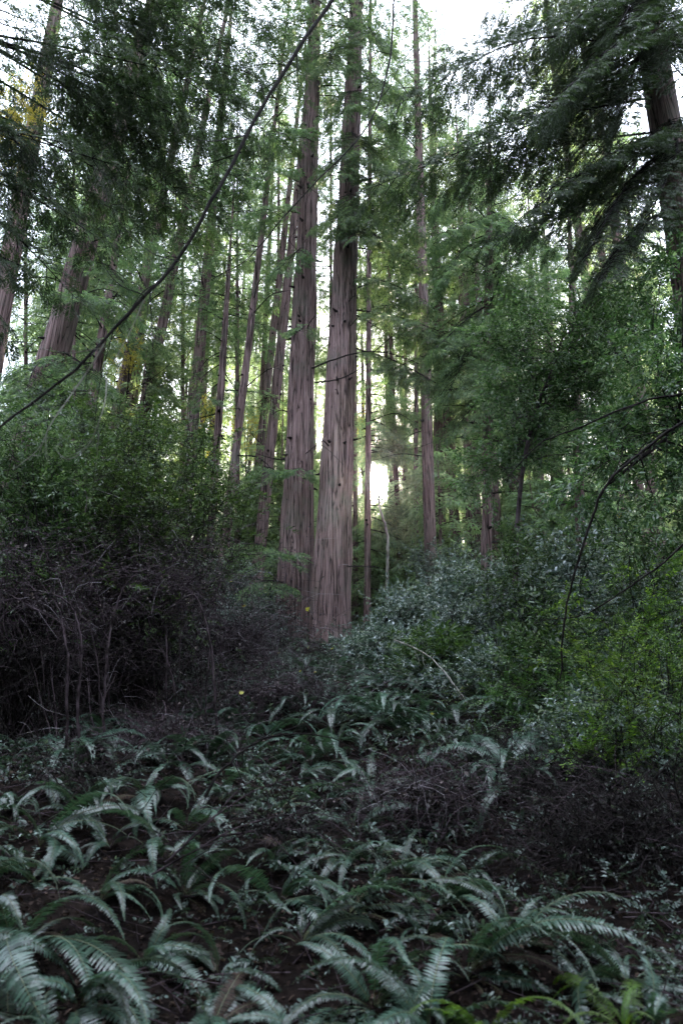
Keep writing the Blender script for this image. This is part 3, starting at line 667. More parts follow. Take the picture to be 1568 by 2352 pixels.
def leafy(wood, leaf, root, blobs, twigs, nb, dens, rg, r0=0.02, spread=0.35, sc=1.0, hang=0.15, start=None):
    """branches from root into ellipsoid blobs [(centre, radii, weight)], leafy twigs along their outer ends"""
    wts = np.array([b[2] for b in blobs], float); wts /= wts.sum()
    D, P = [], []
    for _ in range(nb):
        c, rd, _w = blobs[rg.choice(len(blobs), p=wts)]
        v = rg.normal(0, 1, 3); v /= np.linalg.norm(v); e = np.asarray(c) + v * np.asarray(rd) * rg.uniform(.3, 1.0) ** .5
        s0 = np.asarray(root, float) if start is None else start(rg, e)
        m1 = s0 * .6 + e * .4 + rg.normal(0, .08, 3) * np.linalg.norm(e - s0) + [0, 0, .10 * np.linalg.norm(e - s0)]
        path = smooth_path([s0, m1, e], 10); Lp = np.linalg.norm(e - s0)
        wood.tube(path, np.linspace(r0 * rg.uniform(.5, 1), .002, 10), 4)
        for q in range(int(dens)):
            f = 1 - rg.random() ** 1.5 * .6; k = min(8, int(f * 9)); a = path[k] + (path[k + 1] - path[k]) * rg.random()
            d0 = path[k + 1] - path[k]; d0 /= np.linalg.norm(d0) + 1e-9
            d = d0 * .6 + rg.normal(0, 1, 3) * [1, 1, .45]; d /= np.linalg.norm(d)
            ln = rg.uniform(.15, spread)
            b = a + d * ln + [0, 0, -hang * ln]
            wood.tube(np.array([a, (a + b) / 2 + [0, 0, .02], b]), np.array([.004, .003, .0015]), 3)
            for z in range(3):
                D.append(d + rg.normal(0, .45, 3) + [0, 0, -hang]); P.append(a + (b - a) * (z + .6) / 2.6)
    D = np.array(D); P = np.array(P); s = rg.integers(0, len(twigs), len(D))
    M = dir_mats(D, rg.normal(0, .45, len(D))) * (rg.uniform(.7, 1.2, len(D)) * sc)[:, None, None]
    for j in range(len(twigs)): leaf.inst(twigs[j], M[s == j], P[s == j])

def G(px, py, Y):                               # ground point below a picture column at distance Y
    p = at(px, py, Y); return np.array([p[0], Y, float(ground_z(p[0], Y))])
def shrub(name, label, cat, base, blobs, twigs, mat, nb, dens, seed, group=None, stem=None, wood=M_TWIG, r0=0.014, spread=.35, sc=1.0, hang=.15, leafname='foliage', trunk=None):
    rg = np.random.default_rng(seed); th = thing(name, label, cat, base, group)
    w, lf = MB(), MB(); start = None
    if trunk is not None:
        P, rad = trunk_mesh(w, trunk[0], trunk[1], 14, .006, .2, rg, step=.12, na=9)
        def start(rg, e, P=P):
            k = rg.integers(int(len(P) * .35), len(P)); d = np.linalg.norm(P - e, axis=1); c = int(np.argmin(d))
            return P[min(max(int(.5 * k + .5 * c) - 3, 2), len(P) - 1)]
    leafy(w, lf, np.asarray(base) + [0, 0, .02], blobs, twigs, nb, dens, rg, r0=r0, spread=spread, sc=sc, hang=hang, start=start)
    obj('trunk' if trunk is not None else 'stems', w, wood, th, base); obj(leafname, lf, mat, th, base)
    return th

# broadleaf trees on the right
def path_px(pts): return [at(a, b, c) for a, b, c in pts]
b0 = G(1180, 1500, 10.5)
shrub('tanoak_tree', 'broadleaf tree with a pale forked stem and glossy leaves on the right', 'tree', b0,
      [(at(1250, 760, 10), (1.3, 1.2, .9), 3), (at(1420, 850, 9.6), (1.3, 1.2, .8), 3), (at(1180, 900, 10.3), (.8, .8, .6), 1.2), (at(1480, 660, 10), (1.0, 1.0, .7), 2), (at(1340, 1020, 10), (1.4, 1, .6), 2), (at(1110, 1080, 11), (.6, .7, .5), .8)],
      TW_BROAD, M_BROAD, 100, 13, 71, trunk=([b0] + path_px([(1185, 1250, 10.5), (1215, 1000, 10.2), (1290, 800, 10), (1370, 640, 9.8)]), [.045, .036, .03, .018]), wood=M_BRAM, leafname='crown')
b0 = G(1500, 1500, 8.0)
shrub('tanoak_tree', 'nearer broadleaf tree with dark curving limbs at the right edge', 'tree', b0,
      [(at(1500, 900, 7.4), (1.1, 1, .7), 3), (at(1400, 1120, 7.6), (1.0, 1, .5), 2), (at(1540, 1150, 7.2), (.8, .8, .6), 2), (at(1560, 640, 7.6), (.8, .8, .7), 2)],
      TW_BROAD, M_BROAD, 62, 11, 72, trunk=([b0] + path_px([(1600, 1250, 8), (1590, 980, 7.8), (1500, 1030, 7.4), (1400, 1110, 7.2)]), [.05, .045, .03, .015]), leafname='crown')
# left green bush over the brambles
b0 = G(330, 1500, 8.8)
shrub('green_bush', 'tall leafy green bush crowning the dark bramble thicket on the left', 'bush', b0,
      [(at(430, 1040, 8.6), (.65, .6, .26), 2), (at(300, 985, 9.0), (.55, .6, .22), 2), (at(210, 1060, 8.4), (.5, .6, .30), 1.6), (at(520, 1120, 8.8), (.38, .5, .20), 1.2), (at(120, 1040, 8.2), (.55, .6, .40), 1.6),
       (at(360, 1110, 8.0), (.75, .4, .22), 1.6), (at(230, 1180, 7.8), (.6, .4, .28), 1), (at(540, 1190, 9), (.3, .4, .25), .7), (at(160, 930, 8.8), (.5, .5, .35), 1.1), (at(60, 1150, 7.6), (.5, .4, .35), .8), (at(300, 1300, 7.6), (1.1, .4, .5), .8), (at(480, 1320, 8.6), (.6, .4, .5), .6)],
      TW_GREEN, M_GREEN, 130, 11, 74, r0=.014, spread=.75)
b0 = G(60, 1500, 7.2)
shrub('green_bush', 'dim green bush at the left edge beneath the leaning redwood', 'bush', b0,
      [(at(40, 1000, 7.2), (.7, .6, .5), 2), (at(90, 1130, 7.4), (.6, .5, .35), 1.5)], TW_GREEN, M_BROAD, 60, 12, 75)

# dead bramble thickets
def bramble(label, base, centre, rad, n, seed, r0=.006, dark=False, name='bramble_thicket', leafn=0, group=None):
    rg = np.random.default_rng(seed); th = thing(name, label, 'brush', base, group); m = MB()
    c = np.asarray(centre); rd = np.asarray(rad)
    for _ in range(n * 5):                               # short crossing twigs that fill the tangle
        v = rg.normal(0, 1, 3); v /= np.linalg.norm(v); p = c + v * rd * abs(rg.normal(0, .62)) * [1.1, 1, .9 if v[2] > 0 else 1.3]
        p[2] = max(p[2], ground_z(p[0], p[1]) + .03)
        d = rg.normal(0, 1, 3) * [1, .8, .7] + v * .5; d /= np.linalg.norm(d); ln = rg.uniform(.12, .65)
        m.tube(smooth_path([p, p + d * ln * .5 + rg.normal(0, .05, 3) + [0, 0, .05 * ln], p + d * ln - [0, 0, .15 * ln]], 5), np.linspace(rg.uniform(.0014, .0036), .0009, 5), 3, mat=1 if rg.random() < .16 else 0)
    for _ in range(n // 7):
        s = np.asarray(base) + rg.normal(0, .5, 3) * [rd[0] * .8, rd[1] * .6, 0]; s[2] = ground_z(s[0], s[1]) - .02
        v = rg.normal(0, 1, 3); v /= np.linalg.norm(v); v[2] = abs(v[2]); e = c + v * rd * rg.uniform(.5, 1.05)
        e2 = e + np.array([rg.normal(0, .9), rg.normal(0, .6), -rg.uniform(.1, .7)]) * rd.mean()
        path = smooth_path([s, (s * .45 + e * .55) + rg.normal(0, .12, 3), e, e2], 14); path += rg.normal(0, .012, path.shape)
        m.tube(path, np.linspace(r0 * rg.uniform(.5, 1.3), .0018, 14), 3)
        for q in range(9):
            k = rg.integers(4, 14); d = rg.normal(0, 1, 3) * [1, 1, .8]; ln = rg.uniform(.12, .45)
            b = path[k] + d / np.linalg.norm(d) * ln
            pth = smooth_path([path[k], (path[k] + b) / 2 + rg.normal(0, .04, 3), b + [0, 0, -.06]], 5)
            m.tube(pth, np.linspace(.0028, .0012, 5), 3)
            if q < 5:
                b3 = pth[2] + rg.normal(0, .12, 3); m.tube(np.array([pth[2], (pth[2] + b3) / 2 + rg.normal(0, .02, 3), b3]), np.array([.0018, .0015, .001]), 3)
    obj('stems', m, [M_TWIG, M_BRAM] if dark else [M_BRAM, M_GREY], th, base)  # dark variant: deep shade painted into stems and leaves
    lf = MB(); k = leafn or n * 14
    v = rg.normal(0, 1, (k, 3)); v /= np.linalg.norm(v, axis=1)[:, None]; v[:, 2] = np.abs(v[:, 2]) * 1.2 - .2
    P = c + v * rd * np.abs(rg.normal(0, .62, (k, 1))); P[:, 2] = np.maximum(P[:, 2], ground_z(P[:, 0], P[:, 1]) + .02); D = rg.normal(0, 1, (k, 3))
    lf.inst(leaf6(.035, .02), dir_mats(D, rg.normal(0, 1, k)) * rg.uniform(.6, 1.3, k)[:, None, None], P)
    obj('withered_leaves', lf, M_SHADEW if dark else M_WITH, th, base)
    return th
bramble('large dark tangle of bare bramble stems under the green bush on the left', G(300, 1600, 8.2), at(320, 1370, 8.0), (1.4, .9, 1.0), 620, 81)
bramble('bramble tangle at the left edge above the dark bank', G(60, 1650, 7.0), at(60, 1400, 7.0), (.95, .8, .9), 380, 82)
bramble('dead twigs painted black as shade beneath the bramble thicket on the left', G(220, 1650, 7.9), at(230, 1540, 7.9), (1.5, .6, .50), 520, 89, dark=True)
bramble('dead twigs painted black as shade at the left edge', G(20, 1680, 6.9), at(20, 1540, 6.9), (.9, .6, .5), 300, 90, dark=True)
bramble('greyish tangle of bare twigs in front of the twin redwoods', G(560, 1750, 9.5), at(540, 1480, 10), (1.2, .9, .6), 380, 83)
bramble('low shade-dark tangle of dead stems below the bright shrub on the right', G(1180, 1900, 6.5), at(1180, 1800, 6.6), (.9, .7, .34), 150, 84, dark=True)
bramble('shade-dark tangle of dead stems in the dark lower right', G(1430, 2050, 4.4), at(1420, 1960, 4.6), (.8, .7, .45), 240, 85, dark=True)
bramble('shade-dark tangle of dead stems on the slope right of the near ferns', G(1280, 1980, 5.4), at(1290, 1850, 5.5), (.8, .6, .36), 180, 87, dark=True)
bramble('faint brown tangle in the middle of the slope left of the arched stem', G(420, 1850, 6.4), at(400, 1730, 6.6), (.7, .6, .35), 170, 88)
bramble('thin bare tangle rising at the middle of the fern slope', G(700, 1750, 7.6), at(640, 1610, 8.0), (1.0, .7, .4), 200, 86)

# huckleberry bushes with shiny leaves
hk = [(1120, 1340, 12, .9, .5, 'large shiny-leaved bush with painted pale glints right of the straight redwood'), (1210, 1400, 10.5, .9, .45, 'glint-painted bush in the middle of the right slope'),
      (1040, 1450, 11, .7, .4, 'shiny-leaved bush at the foot of the straight redwood'), (1300, 1330, 12, .9, .5, 'glint-painted bush beneath the forked broadleaf tree'),
      (940, 1400, 13, .7, .4, 'dark shiny-leaved bush below the sun'), (870, 1500, 12, .6, .35, 'low shiny bush beside the foot of the right twin redwood'),
      (1140, 1560, 9, .8, .35, 'low shiny-leaved bush above the ferns on the right'), (1290, 1560, 8.6, .8, .4, 'shiny-leaved bush left of the bright shrub'),
      (1430, 1450, 9.5, .9, .45, 'glint-painted bush behind the bright shrub'), (1520, 1600, 7.5, .7, .4, 'dark-leaved bush at the right edge behind the bright shrub'),
      (580, 1420, 15, .8, .4, 'small-leaved bush left of the twin redwoods'), (500, 1330, 16, .9, .6, 'small-leaved bush behind the bramble thicket'),
      (980, 1560, 10, .7, .3, 'low shiny bush below the straight redwood'), (1400, 1700, 6.4, .6, .3, 'dim-leaved bush under the bright shrub'),
      (1020, 1280, 17, 1.0, .5, 'small far bush between the straight redwood and the sun'), (1500, 1330, 11, 1.0, .5, 'glint-painted bush behind the dark limbs at the right edge')]
for q, (px, py, Y, rx, rz, lab) in enumerate(hk):
    c = at(px, py, Y); b0 = G(px, py, Y + .1); b0[0] = c[0]
    shrub('huckleberry_bush', lab, 'bush', b0, [(c, (rx, rx * .8, rz), 2), (c * .6 + b0 * .4, (rx * .9, rx * .8, rz * .8), 1.2)], TW_HUCK, M_HUCK, 62, 11, 300 + q, r0=.01, sc=rr.uniform(.85, 1.3), spread=rr.uniform(.3, .6), group='shiny-leaved bushes on the slope')

for q, (px, py, Y, rx, rz, nb, mt, lab) in enumerate([(1050, 1330, 11.5, .5, .45, 12, M_HUCK, 'loose tall sprout rising over the glinting bushes beside the straight redwood'), (1190, 1300, 10, .6, .55, 14, M_BROAD, 'loose broad-leaved sprout standing above the glinting bushes'),
        (1330, 1240, 9.5, .7, .6, 16, M_HUCK, 'loose tall glint-painted sprout below the forked broadleaf tree'), (1470, 1240, 9, .7, .5, 14, M_BROAD, 'loose broad-leaved sprout under the dark limbs at the right edge'), (1000, 1500, 9.5, .5, .35, 10, M_GREEN, 'small loose green sprout at the left end of the glinting bushes'),
        (1250, 1480, 8.2, .6, .4, 12, M_BROAD, 'dark broad-leaved sprout in the middle of the glinting bushes')]):
    c = at(px, py, Y); b0 = G(px, py, Y + .1); b0[0] = c[0] - .1
    shrub('leafy_sprout', lab, 'bush', b0, [(c, (rx, rx * .8, rz), 1)], TW_BROAD, mt, nb, 8, 360 + q, r0=.012, spread=.5, sc=1.1)
# fresh green shrubs at right
for q, (px, py, Y, rx, rz, nb, mt, lab) in enumerate([(1460, 1370, 6.6, .60, .45, 11, M_LIME, 'bright yellow-green shrub with flat sprays at the right edge'), (1390, 1510, 5.8, .5, .25, 8, M_LIME, 'bright green sparse sprays at the middle right'),
        (1500, 1640, 5.4, .5, .32, 9, M_GREEN, 'green shrub sprays at the lower right edge'), (1350, 1730, 5.6, .36, .14, 5, M_LIME, 'small lime-green sprays above the dark lower right'),
        (1280, 1590, 7.2, .8, .5, 26, M_GREEN, 'dim green small-leaved shrub in the middle right'), (1460, 1690, 6.2, .7, .5, 26, M_BROAD, 'dark small-leaved shrub at the lower right edge'),
        (1180, 1690, 7.4, .7, .4, 20, M_BROAD, 'dark small-leaved shrub right of the fern slope'), (1500, 1480, 7.4, .7, .6, 24, M_GREEN, 'dim green shrub behind the bright sprays at the right edge'), (1120, 1600, 8.4, .7, .35, 16, M_GREEN, 'dim green shrub in front of the glinting bushes')]):
    c = at(px, py, Y); b0 = G(px, py, Y + .1); b0[0] = c[0] + .1
    shrub('young_shrub', lab, 'bush', b0, [(c, (rx, rx * .8, rz), 2), ((c * .6 + b0 * .4), (rx, rx, rz), .8)], TW_LIME, mt, nb, 7, 340 + q, r0=.008, spread=.4, hang=.05)

# ------------------------------------------------------------------ ferns
def frond(L_, th0, th1, seed, pn=50, wmax=.070):
    rg = np.random.default_rng(seed); n = 26
    ang = np.linspace(0, 1, n) ** 1.15 * (th1 - th0) + th0
    dx = np.cos(ang) * L_ / (n - 1); dz = np.sin(ang) * L_ / (n - 1)
    side = np.cumsum(np.cumsum(rg.normal(0, .0012, n)))
    path = np.stack([np.cumsum(dx) - dx[0], side, np.cumsum(dz) - dz[0]], -1)
    m = MB(); m.tube(path, np.linspace(.0035, .0012, n), 3, mat=1)
    t = np.linspace(.13, .995, pn); idx = t * (n - 1); i0 = np.minimum(idx.astype(int), n - 2); fr = (idx - i0)[:, None]
    pos = path[i0] * (1 - fr) + path[i0 + 1] * fr
    tan = path[i0 + 1] - path[i0]; tan /= np.linalg.norm(tan, axis=1)[:, None]
    lat = np.cross(tan, [0, 0, 1.0]); lat /= np.linalg.norm(lat, axis=1)[:, None]
    nrm_ = np.cross(lat, tan)
    w = wmax * L_ * 1.15 * np.minimum(1, .45 + (t - .13) / .22) * (1 - np.clip((t - .35) / .65, 0, 1) ** 1.5) + .006
    for sd in (1, -1):
        ln = w * rg.uniform(.88, 1.1, pn)
        d = lat * sd + tan * (.22 + .25 * t[:, None]) + nrm_ * rg.normal(.02, .09, (pn, 1)) + np.array([0, 0, -.10])
        d /= np.linalg.norm(d, axis=1)[:, None]
        y = np.cross(nrm_, d); y /= np.linalg.norm(y, axis=1)[:, None]; z = np.cross(d, y)
        wd = L_ * .0155
        Mx = np.stack([d * ln[:, None], y * wd, z * ln[:, None]], -1)
        V = np.array([[0, -.30, 0], [.28, -.5, .02], [1, 0, -.10], [.30, .5, .02], [0, .30, 0], [.62, -.36, -.01], [.62, .36, -.01]])
        F = np.array([[0, 1, 3, 4], [1, 5, 6, 3], [5, 2, 2, 6]])
        F = np.array([[0, 1, 3, 4], [1, 2, 6, 3]])
        V = V[[0, 1, 5, 3, 4, 2, 6]]; # base-, low-, mid-, low+, base+, tip, mid+
        F = np.array([[0, 1, 3, 4], [1, 2, 6, 3]]); F2 = np.array([[2, 5, 6, 6]])
        V = np.array([[0, -.30, 0], [.3, -.5, .02], [.65, -.34, -.01], [1, -.04, -.10], [1, .04, -.10], [.65, .34, -.01], [.3, .5, .02], [0, .30, 0]])
        F = np.array([[0, 1, 6, 7], [1, 2, 5, 6], [2, 3, 4, 5]])
        m.inst((V, F), Mx, pos)
    return m
FRDEF = [(.80, R(74), R(-60)), (.92, R(64), R(-72)), (1.05, R(56), R(-62)), (.75, R(80), R(-35)), (.98, R(50), R(-80)), (.65, R(35), R(-60))]
FR = [frond(l, a, b, 400 + q) for q, (l, a, b) in enumerate(FRDEF)]
FR_ME = [m.mesh('frond', [M_FERN, M_STALK]) for m in FR]
FRG_ME = [m.mesh('frond', [M_FERNG, M_STALK]) for m in FR]
FRD_ME = [m.mesh('frond', [M_DEADF, M_STALK]) for m in FR[3:]]
def fern_near(loc, s, seed, label, group=None, aim=None, nf=None, green=False):
    rg = random.Random(seed); th = thing('sword_fern', label, 'fern', loc, group)
    n = nf or rg.randint(10, 15)
    for k in range(n):
        dead = rg.random() < .08
        me = rg.choice(FRD_ME if dead else FRG_ME if green else FR_ME)
        o = bpy.data.objects.new('frond', me); COL.objects.link(o); o.parent = th
        a = k * 2 * math.pi / n + rg.uniform(-.3, .3)
        if aim is not None and rg.random() < .55: a = aim + rg.gauss(0, .45)
        sc = s * rg.uniform(.5, 1.15)
        o.rotation_euler = (rg.uniform(-.6, .6), rg.uniform(.2, .6) if dead else rg.uniform(-.3, .5), a); o.scale = (sc, sc * rg.uniform(.75, 1.1), sc)
        if dead: o['label'] = 'withered brown frond'
    return th
key = [(1070, 2180, 1.15, -.5, 'large sword fern with long bluish fronds arching right in the lower right'), (1180, 2110, 1.0, .1, 'sword fern whose long frond arches over the dark hollow at lower right'),
       (420, 2010, .9, -.6, 'sword fern with one pale frond curving down over bare soil'), (90, 1870, 1.25, -.5, 'big spreading sword fern on the left bank, above the lowest ferns'),
       (40, 2120, 1.2, -.7, 'sword fern at the lower left edge with long drooping fronds'), (500, 2200, .75, 1.6, 'small sword fern with broad pale fronds near the lower middle'),
       (690, 2120, .9, .3, 'sword fern in the lower middle with a frond curving right'), (800, 2040, 1.0, .2, 'sword fern at the centre with upright bluish fronds'),
       (860, 2260, 1.05, -1.0, 'sword fern near the bottom edge, dense fronds in the centre'), (480, 2330, .8, 1.2, 'sword fern at the bottom edge with fronds pointing up'),
       (690, 2350, .9, 1.0, 'sword fern cut by the bottom edge left of centre'), (230, 2000, 1.1, -.4, 'sword fern on the left slope with long straight fronds'),
       (270, 1720, .8, .2, 'small sword fern beside the bramble thicket'), (30, 1680, .85, .5, 'sword fern high on the left bank at the edge'),
       (1480, 2330, .8, -.6, 'dark sword fern in the lower right corner'), (180, 2250, 1.1, -.8, 'sword fern low on the left with hanging fronds'),
       (620, 1960, .8, .5, 'sword fern with fanned pale fronds left of centre'), (930, 1960, .85, .0, 'sword fern right of centre at the top of the near ferns'),
       (330, 2160, .9, -.2, 'sword fern with one long thin frond near the bare soil'), (1010, 2030, .9, -.3, 'sword fern whose pale fronds stand out against the dark hollow'),
       (980, 2330, 1.0, -.3, 'sword fern at the bottom edge right of centre'), (560, 1880, .7, .5, 'small sword fern behind the thin bare stems')]
spots = []
for q, (px, py, s, aim, lab) in enumerate(key):
    p = on_ground(px, py + 60 * s); spots.append((p[0], p[1]))
    fern_near((p[0], p[1], float(ground_z(p[0], p[1])) - .02), s * (.56 + .055 * p[1]) , 500 + q, lab, aim=aim, group='sword ferns in the foreground')
p = on_ground(1120, 2420)
fern_near((p[0], p[1], float(ground_z(p[0], p[1]))), .5, 560, 'small yellow-green fern in the bottom right hollow', green=True)
p = on_ground(1440, 2390)
fern_near((p[0], p[1], float(ground_z(p[0], p[1]))), .5, 561, 'small mossy green fern in the bottom right corner', green=True)
rr2 = random.Random(77); c = 0
for _ in range(6000):
    if c >= 88: break
    y = rr2.uniform(2.0, 7.0); x = rr2.uniform(-.62, .45) * y
    px, py = px_of((x, y, float(ground_z(x, y))))
    if px > 1100 and py < 2230: continue
    if 60 < px < 480 and 1640 < py < 1800: continue
    if any((x - a) ** 2 + (y - b) ** 2 < (.30 + .018 * y) ** 2 for a, b in spots): continue
    spots.append((x, y)); c += 1
    zone = ('left' if px < 520 else 'middle' if px < 960 else 'right')
    fern_near((x, y, float(ground_z(x, y)) - .02), rr2.uniform(.4, .78), 600 + c, 'one of the smaller sword ferns filling the gaps on the %s of the near slope' % zone, 'gap-filling ferns on the %s' % zone, aim=rr2.choice([None, -.5]))

# farther ferns: whole clumps as one mesh each
def clump(seed, nf, mat):
    rg = np.random.default_rng(seed); m = MB()
    for k in range(nf):
        V, F = FR[rg.integers(0, 6)].arrays(); a = k * 2 * math.pi / nf + rg.normal(0, .2)
        Mx = (rotz(np.array([a])) @ rotx(np.array([rg.uniform(-.3, .3)])) @ roty(np.array([rg.uniform(-.1, .3)]))) * rg.uniform(.7, 1.15)
        m.inst((V, F), Mx, np.zeros((1, 3)))
    return m.mesh('sword_fern', mat)
CL = [clump(700 + q, 12, M_FERN) for q in range(5)]
c = 0
for _ in range(20000):
    if c >= 230: break
    y = rr2.uniform(5.4, 17); x = rr2.uniform(-.55, .55) * y
    px, py = px_of((x, y, float(ground_z(x, y))))
    if px < 460 and y > 6.2 and rr2.random() < .8: continue
    if px > 1250 and rr2.random() < .6: continue
    if any((x - a) ** 2 + (y - b) ** 2 < (.24 + .018 * y) ** 2 for a, b in spots): continue
    spots.append((x, y)); c += 1
    o = obj('sword_fern', CL[c % 5], None); s = rr2.uniform(.65, 1.1)
    o.location = (x, y, float(ground_z(x, y)) - .02); o.rotation_euler = (rr2.uniform(-.15, .15), rr2.uniform(-.1, .2), rr2.uniform(0, 6.28)); o.scale = (s,) * 3
    zone = 'in the dark left part of the slope' if px < 480 else 'below the twin redwoods' if px < 900 else 'on the right under the shiny-leaved bushes'
    tag(o, 'one of the small farther sword ferns ' + zone, 'fern', 'farther ferns ' + zone)

# ------------------------------------------------------------------ bare branches
def bare(label, main, r0, r1, sides, mat, name='bare_branch', group=None, twigs=0, seed=1, n=40):
    rg = np.random.default_rng(seed)
    P = smooth_path([at(*q) for q in main], n); base = P[0].copy()
    jit = np.cumsum(rg.normal(0, 1, (n, 3)), 0); jit -= np.linspace(0, 1, n)[:, None] * jit[-1]; P = P + jit * r0 * .28 + rg.normal(0, r0 * .10, (n, 3))
    th = thing(name, label, 'branch', base, group)
    m = MB(); rad = np.linspace(r0, r1, n) * (1 + rg.normal(0, .05, n)); m.tube(P, rad, 8)
    obj('stem', m, mat, th, base)
    for s in sides:
        Q = smooth_path([at(*q) for q in s[0]], 18); tm = MB(); tm.tube(Q, np.linspace(s[1], s[1] * .3, 18), 5)
        for _ in range(s[2] if len(s) > 2 else 3):
            k = rg.integers(4, 17); d = Q[min(17, k + 1)] - Q[k]; d /= np.linalg.norm(d); e = Q[k] + (d + rg.normal(0, .6, 3)) * rg.uniform(.08, .25)
            tm.tube(smooth_path([Q[k], (Q[k] + e) / 2 + rg.normal(0, .01, 3), e], 5), np.linspace(s[1] * .4, s[1] * .15, 5), 4)
        obj('twig', tm, s[3] if len(s) > 3 else mat, th, base)
    for _ in range(twigs):
        k = rg.integers(5, n - 2); d = P[k + 1] - P[k]; d /= np.linalg.norm(d); v = d + rg.normal(0, .7, 3) * [1, .5, 1]; ln = rg.uniform(.12, .4)
        e = P[k] + v * ln; tm = MB()
        tm.tube(smooth_path([P[k], (P[k] + e) / 2 + rg.normal(0, .02, 3), e + [0, 0, -.03]], 8), np.linspace(rad[k] * .4, .0012, 8), 4)
        obj('twig', tm, mat, th, base)
    return th
bare('long dark bare branch sweeping from the top middle down to the left edge', [(800, -60, 3.6), (755, 10, 3.5), (680, 120, 3.4), (610, 235, 3.3), (555, 350, 3.2), (500, 455, 3.1), (410, 600, 3.0), (330, 690, 2.9), (230, 800, 2.8), (120, 900, 2.7), (0, 985, 2.6), (-60, 1020, 2.55)], .0155, .004,
     [([(555, 350, 3.2), (480, 375, 3.3), (400, 395, 3.3), (320, 445, 3.4)], .004, 3), ([(610, 235, 3.3), (590, 180, 3.3), (520, 150, 3.4), (410, 120, 3.4)], .004, 3),
      ([(410, 600, 3.0), (340, 575, 3.1), (270, 500, 3.2), (210, 370, 3.3)], .0035, 3), ([(335, 680, 2.9), (260, 640, 3.0), (190, 520, 3.1), (100, 380, 3.2)], .0035, 4),
      ([(240, 790, 2.8), (190, 870, 2.8), (120, 970, 2.7), (90, 1030, 2.7), (30, 1080, 2.7)], .0042, 5, M_PALE), ([(245, 870, 2.85), (240, 930, 2.8), (205, 1020, 2.8), (155, 1055, 2.8), (120, 1020, 2.8)], .003, 3, M_PALE),
      ([(330, 690, 2.9), (300, 760, 2.9), (245, 860, 2.85)], .0035, 2, M_PALE), ([(230, 800, 2.8), (150, 810, 2.8), (60, 790, 2.9)], .003, 3, M_PALE),
      ([(500, 455, 3.1), (450, 430, 3.1), (400, 440, 3.2), (330, 490, 3.2)], .003, 2)], M_TWIG, twigs=16, seed=5)
bare('thin dark twig hanging from the top and curving down across the twin trunks', [(905, -40, 4.6), (896, 110, 4.6), (870, 230, 4.5), (820, 320, 4.4), (735, 410, 4.3), (650, 500, 4.2), (570, 590, 4.1), (490, 640, 4.0)], .0095, .003,
     [([(870, 230, 4.5), (905, 180, 4.5), (935, 60, 4.6)], .004, 2), ([(650, 500, 4.2), (610, 480, 4.1), (560, 500, 4.1)], .003, 2)], M_TWIG, twigs=8, seed=6)
bare('straight thin twig hanging from the top, left of the bright sky patch', [(1005, -40, 5), (1000, 60, 5), (992, 200, 4.9)], .006, .002, [([(998, 90, 5), (1020, 150, 5), (1035, 240, 5)], .003, 1)], M_TWIG, seed=7)
bare('upper of two dark limbs curving in from the right edge', [(1620, 890, 5.5), (1568, 905, 5.5), (1450, 935, 5.6), (1330, 985, 5.7), (1250, 1015, 5.8), (1190, 1070, 5.9), (1160, 1110, 6)], .014, .004,
     [([(1450, 935, 5.6), (1400, 1000, 5.6), (1390, 1020, 5.6)], .004, 2)], M_TWIG, twigs=7, seed=8)
bare('lower of two dark limbs curving in from the right edge and bending down', [(1640, 920, 5.2), (1568, 970, 5.2), (1480, 1035, 5.2), (1400, 1110, 5.2), (1360, 1190, 5.3), (1330, 1290, 5.4), (1300, 1420, 5.5), (1285, 1560, 5.6)], .015, .007,
     [([(1480, 1035, 5.2), (1440, 1090, 5.1), (1400, 1230, 5.1)], .005, 3), ([(1400, 1110, 5.2), (1430, 1030, 5.2), (1400, 1010, 5.2)], .006, 2)], M_TWIG, twigs=9, seed=9)
bare('slanting bare branch above the glinting bushes on the right', [(1568, 1250, 5), (1500, 1310, 5.1), (1420, 1360, 5.2), (1330, 1410, 5.4), (1240, 1425, 5.6)], .009, .003, [], M_TWIG, twigs=8, seed=10)
bare('short bare branch lying across both twin trunks, upper one', [(716, 845, 14.6), (770, 825, 14.2), (830, 808, 14), (900, 812, 13.8), (960, 835, 13.6)], .022, .008, [], M_TWIG, twigs=4, seed=12)
bare('short bare branch lying across both twin trunks, lower one', [(722, 880, 14.6), (770, 872, 14.2), (810, 855, 14), (845, 835, 13.8)], .020, .008, [], M_TWIG, twigs=2, seed=13)
bare('stiff broken branch poking right from the foot of the right twin redwood', [(796, 1300, 14.6), (830, 1302, 14.3), (862, 1300, 14.1)], .016, .008, [], M_TWIG, seed=14)
bare('bleached fallen pole leaning in front of the thin trunks below the sun', [(885, 1500, 17), (893, 1300, 17), (890, 1220, 17), (872, 1160, 17), (866, 1130, 17)], .045, .02, [], M_PALE, twigs=3, seed=15, name='leaning_pole')
bare('pale arched branch below the glinting bushes', [(905, 1470, 8.5), (960, 1490, 8.4), (1010, 1530, 8.2), (1055, 1590, 8), (1075, 1620, 8)], .010, .005, [], M_PALE, twigs=4, seed=16)
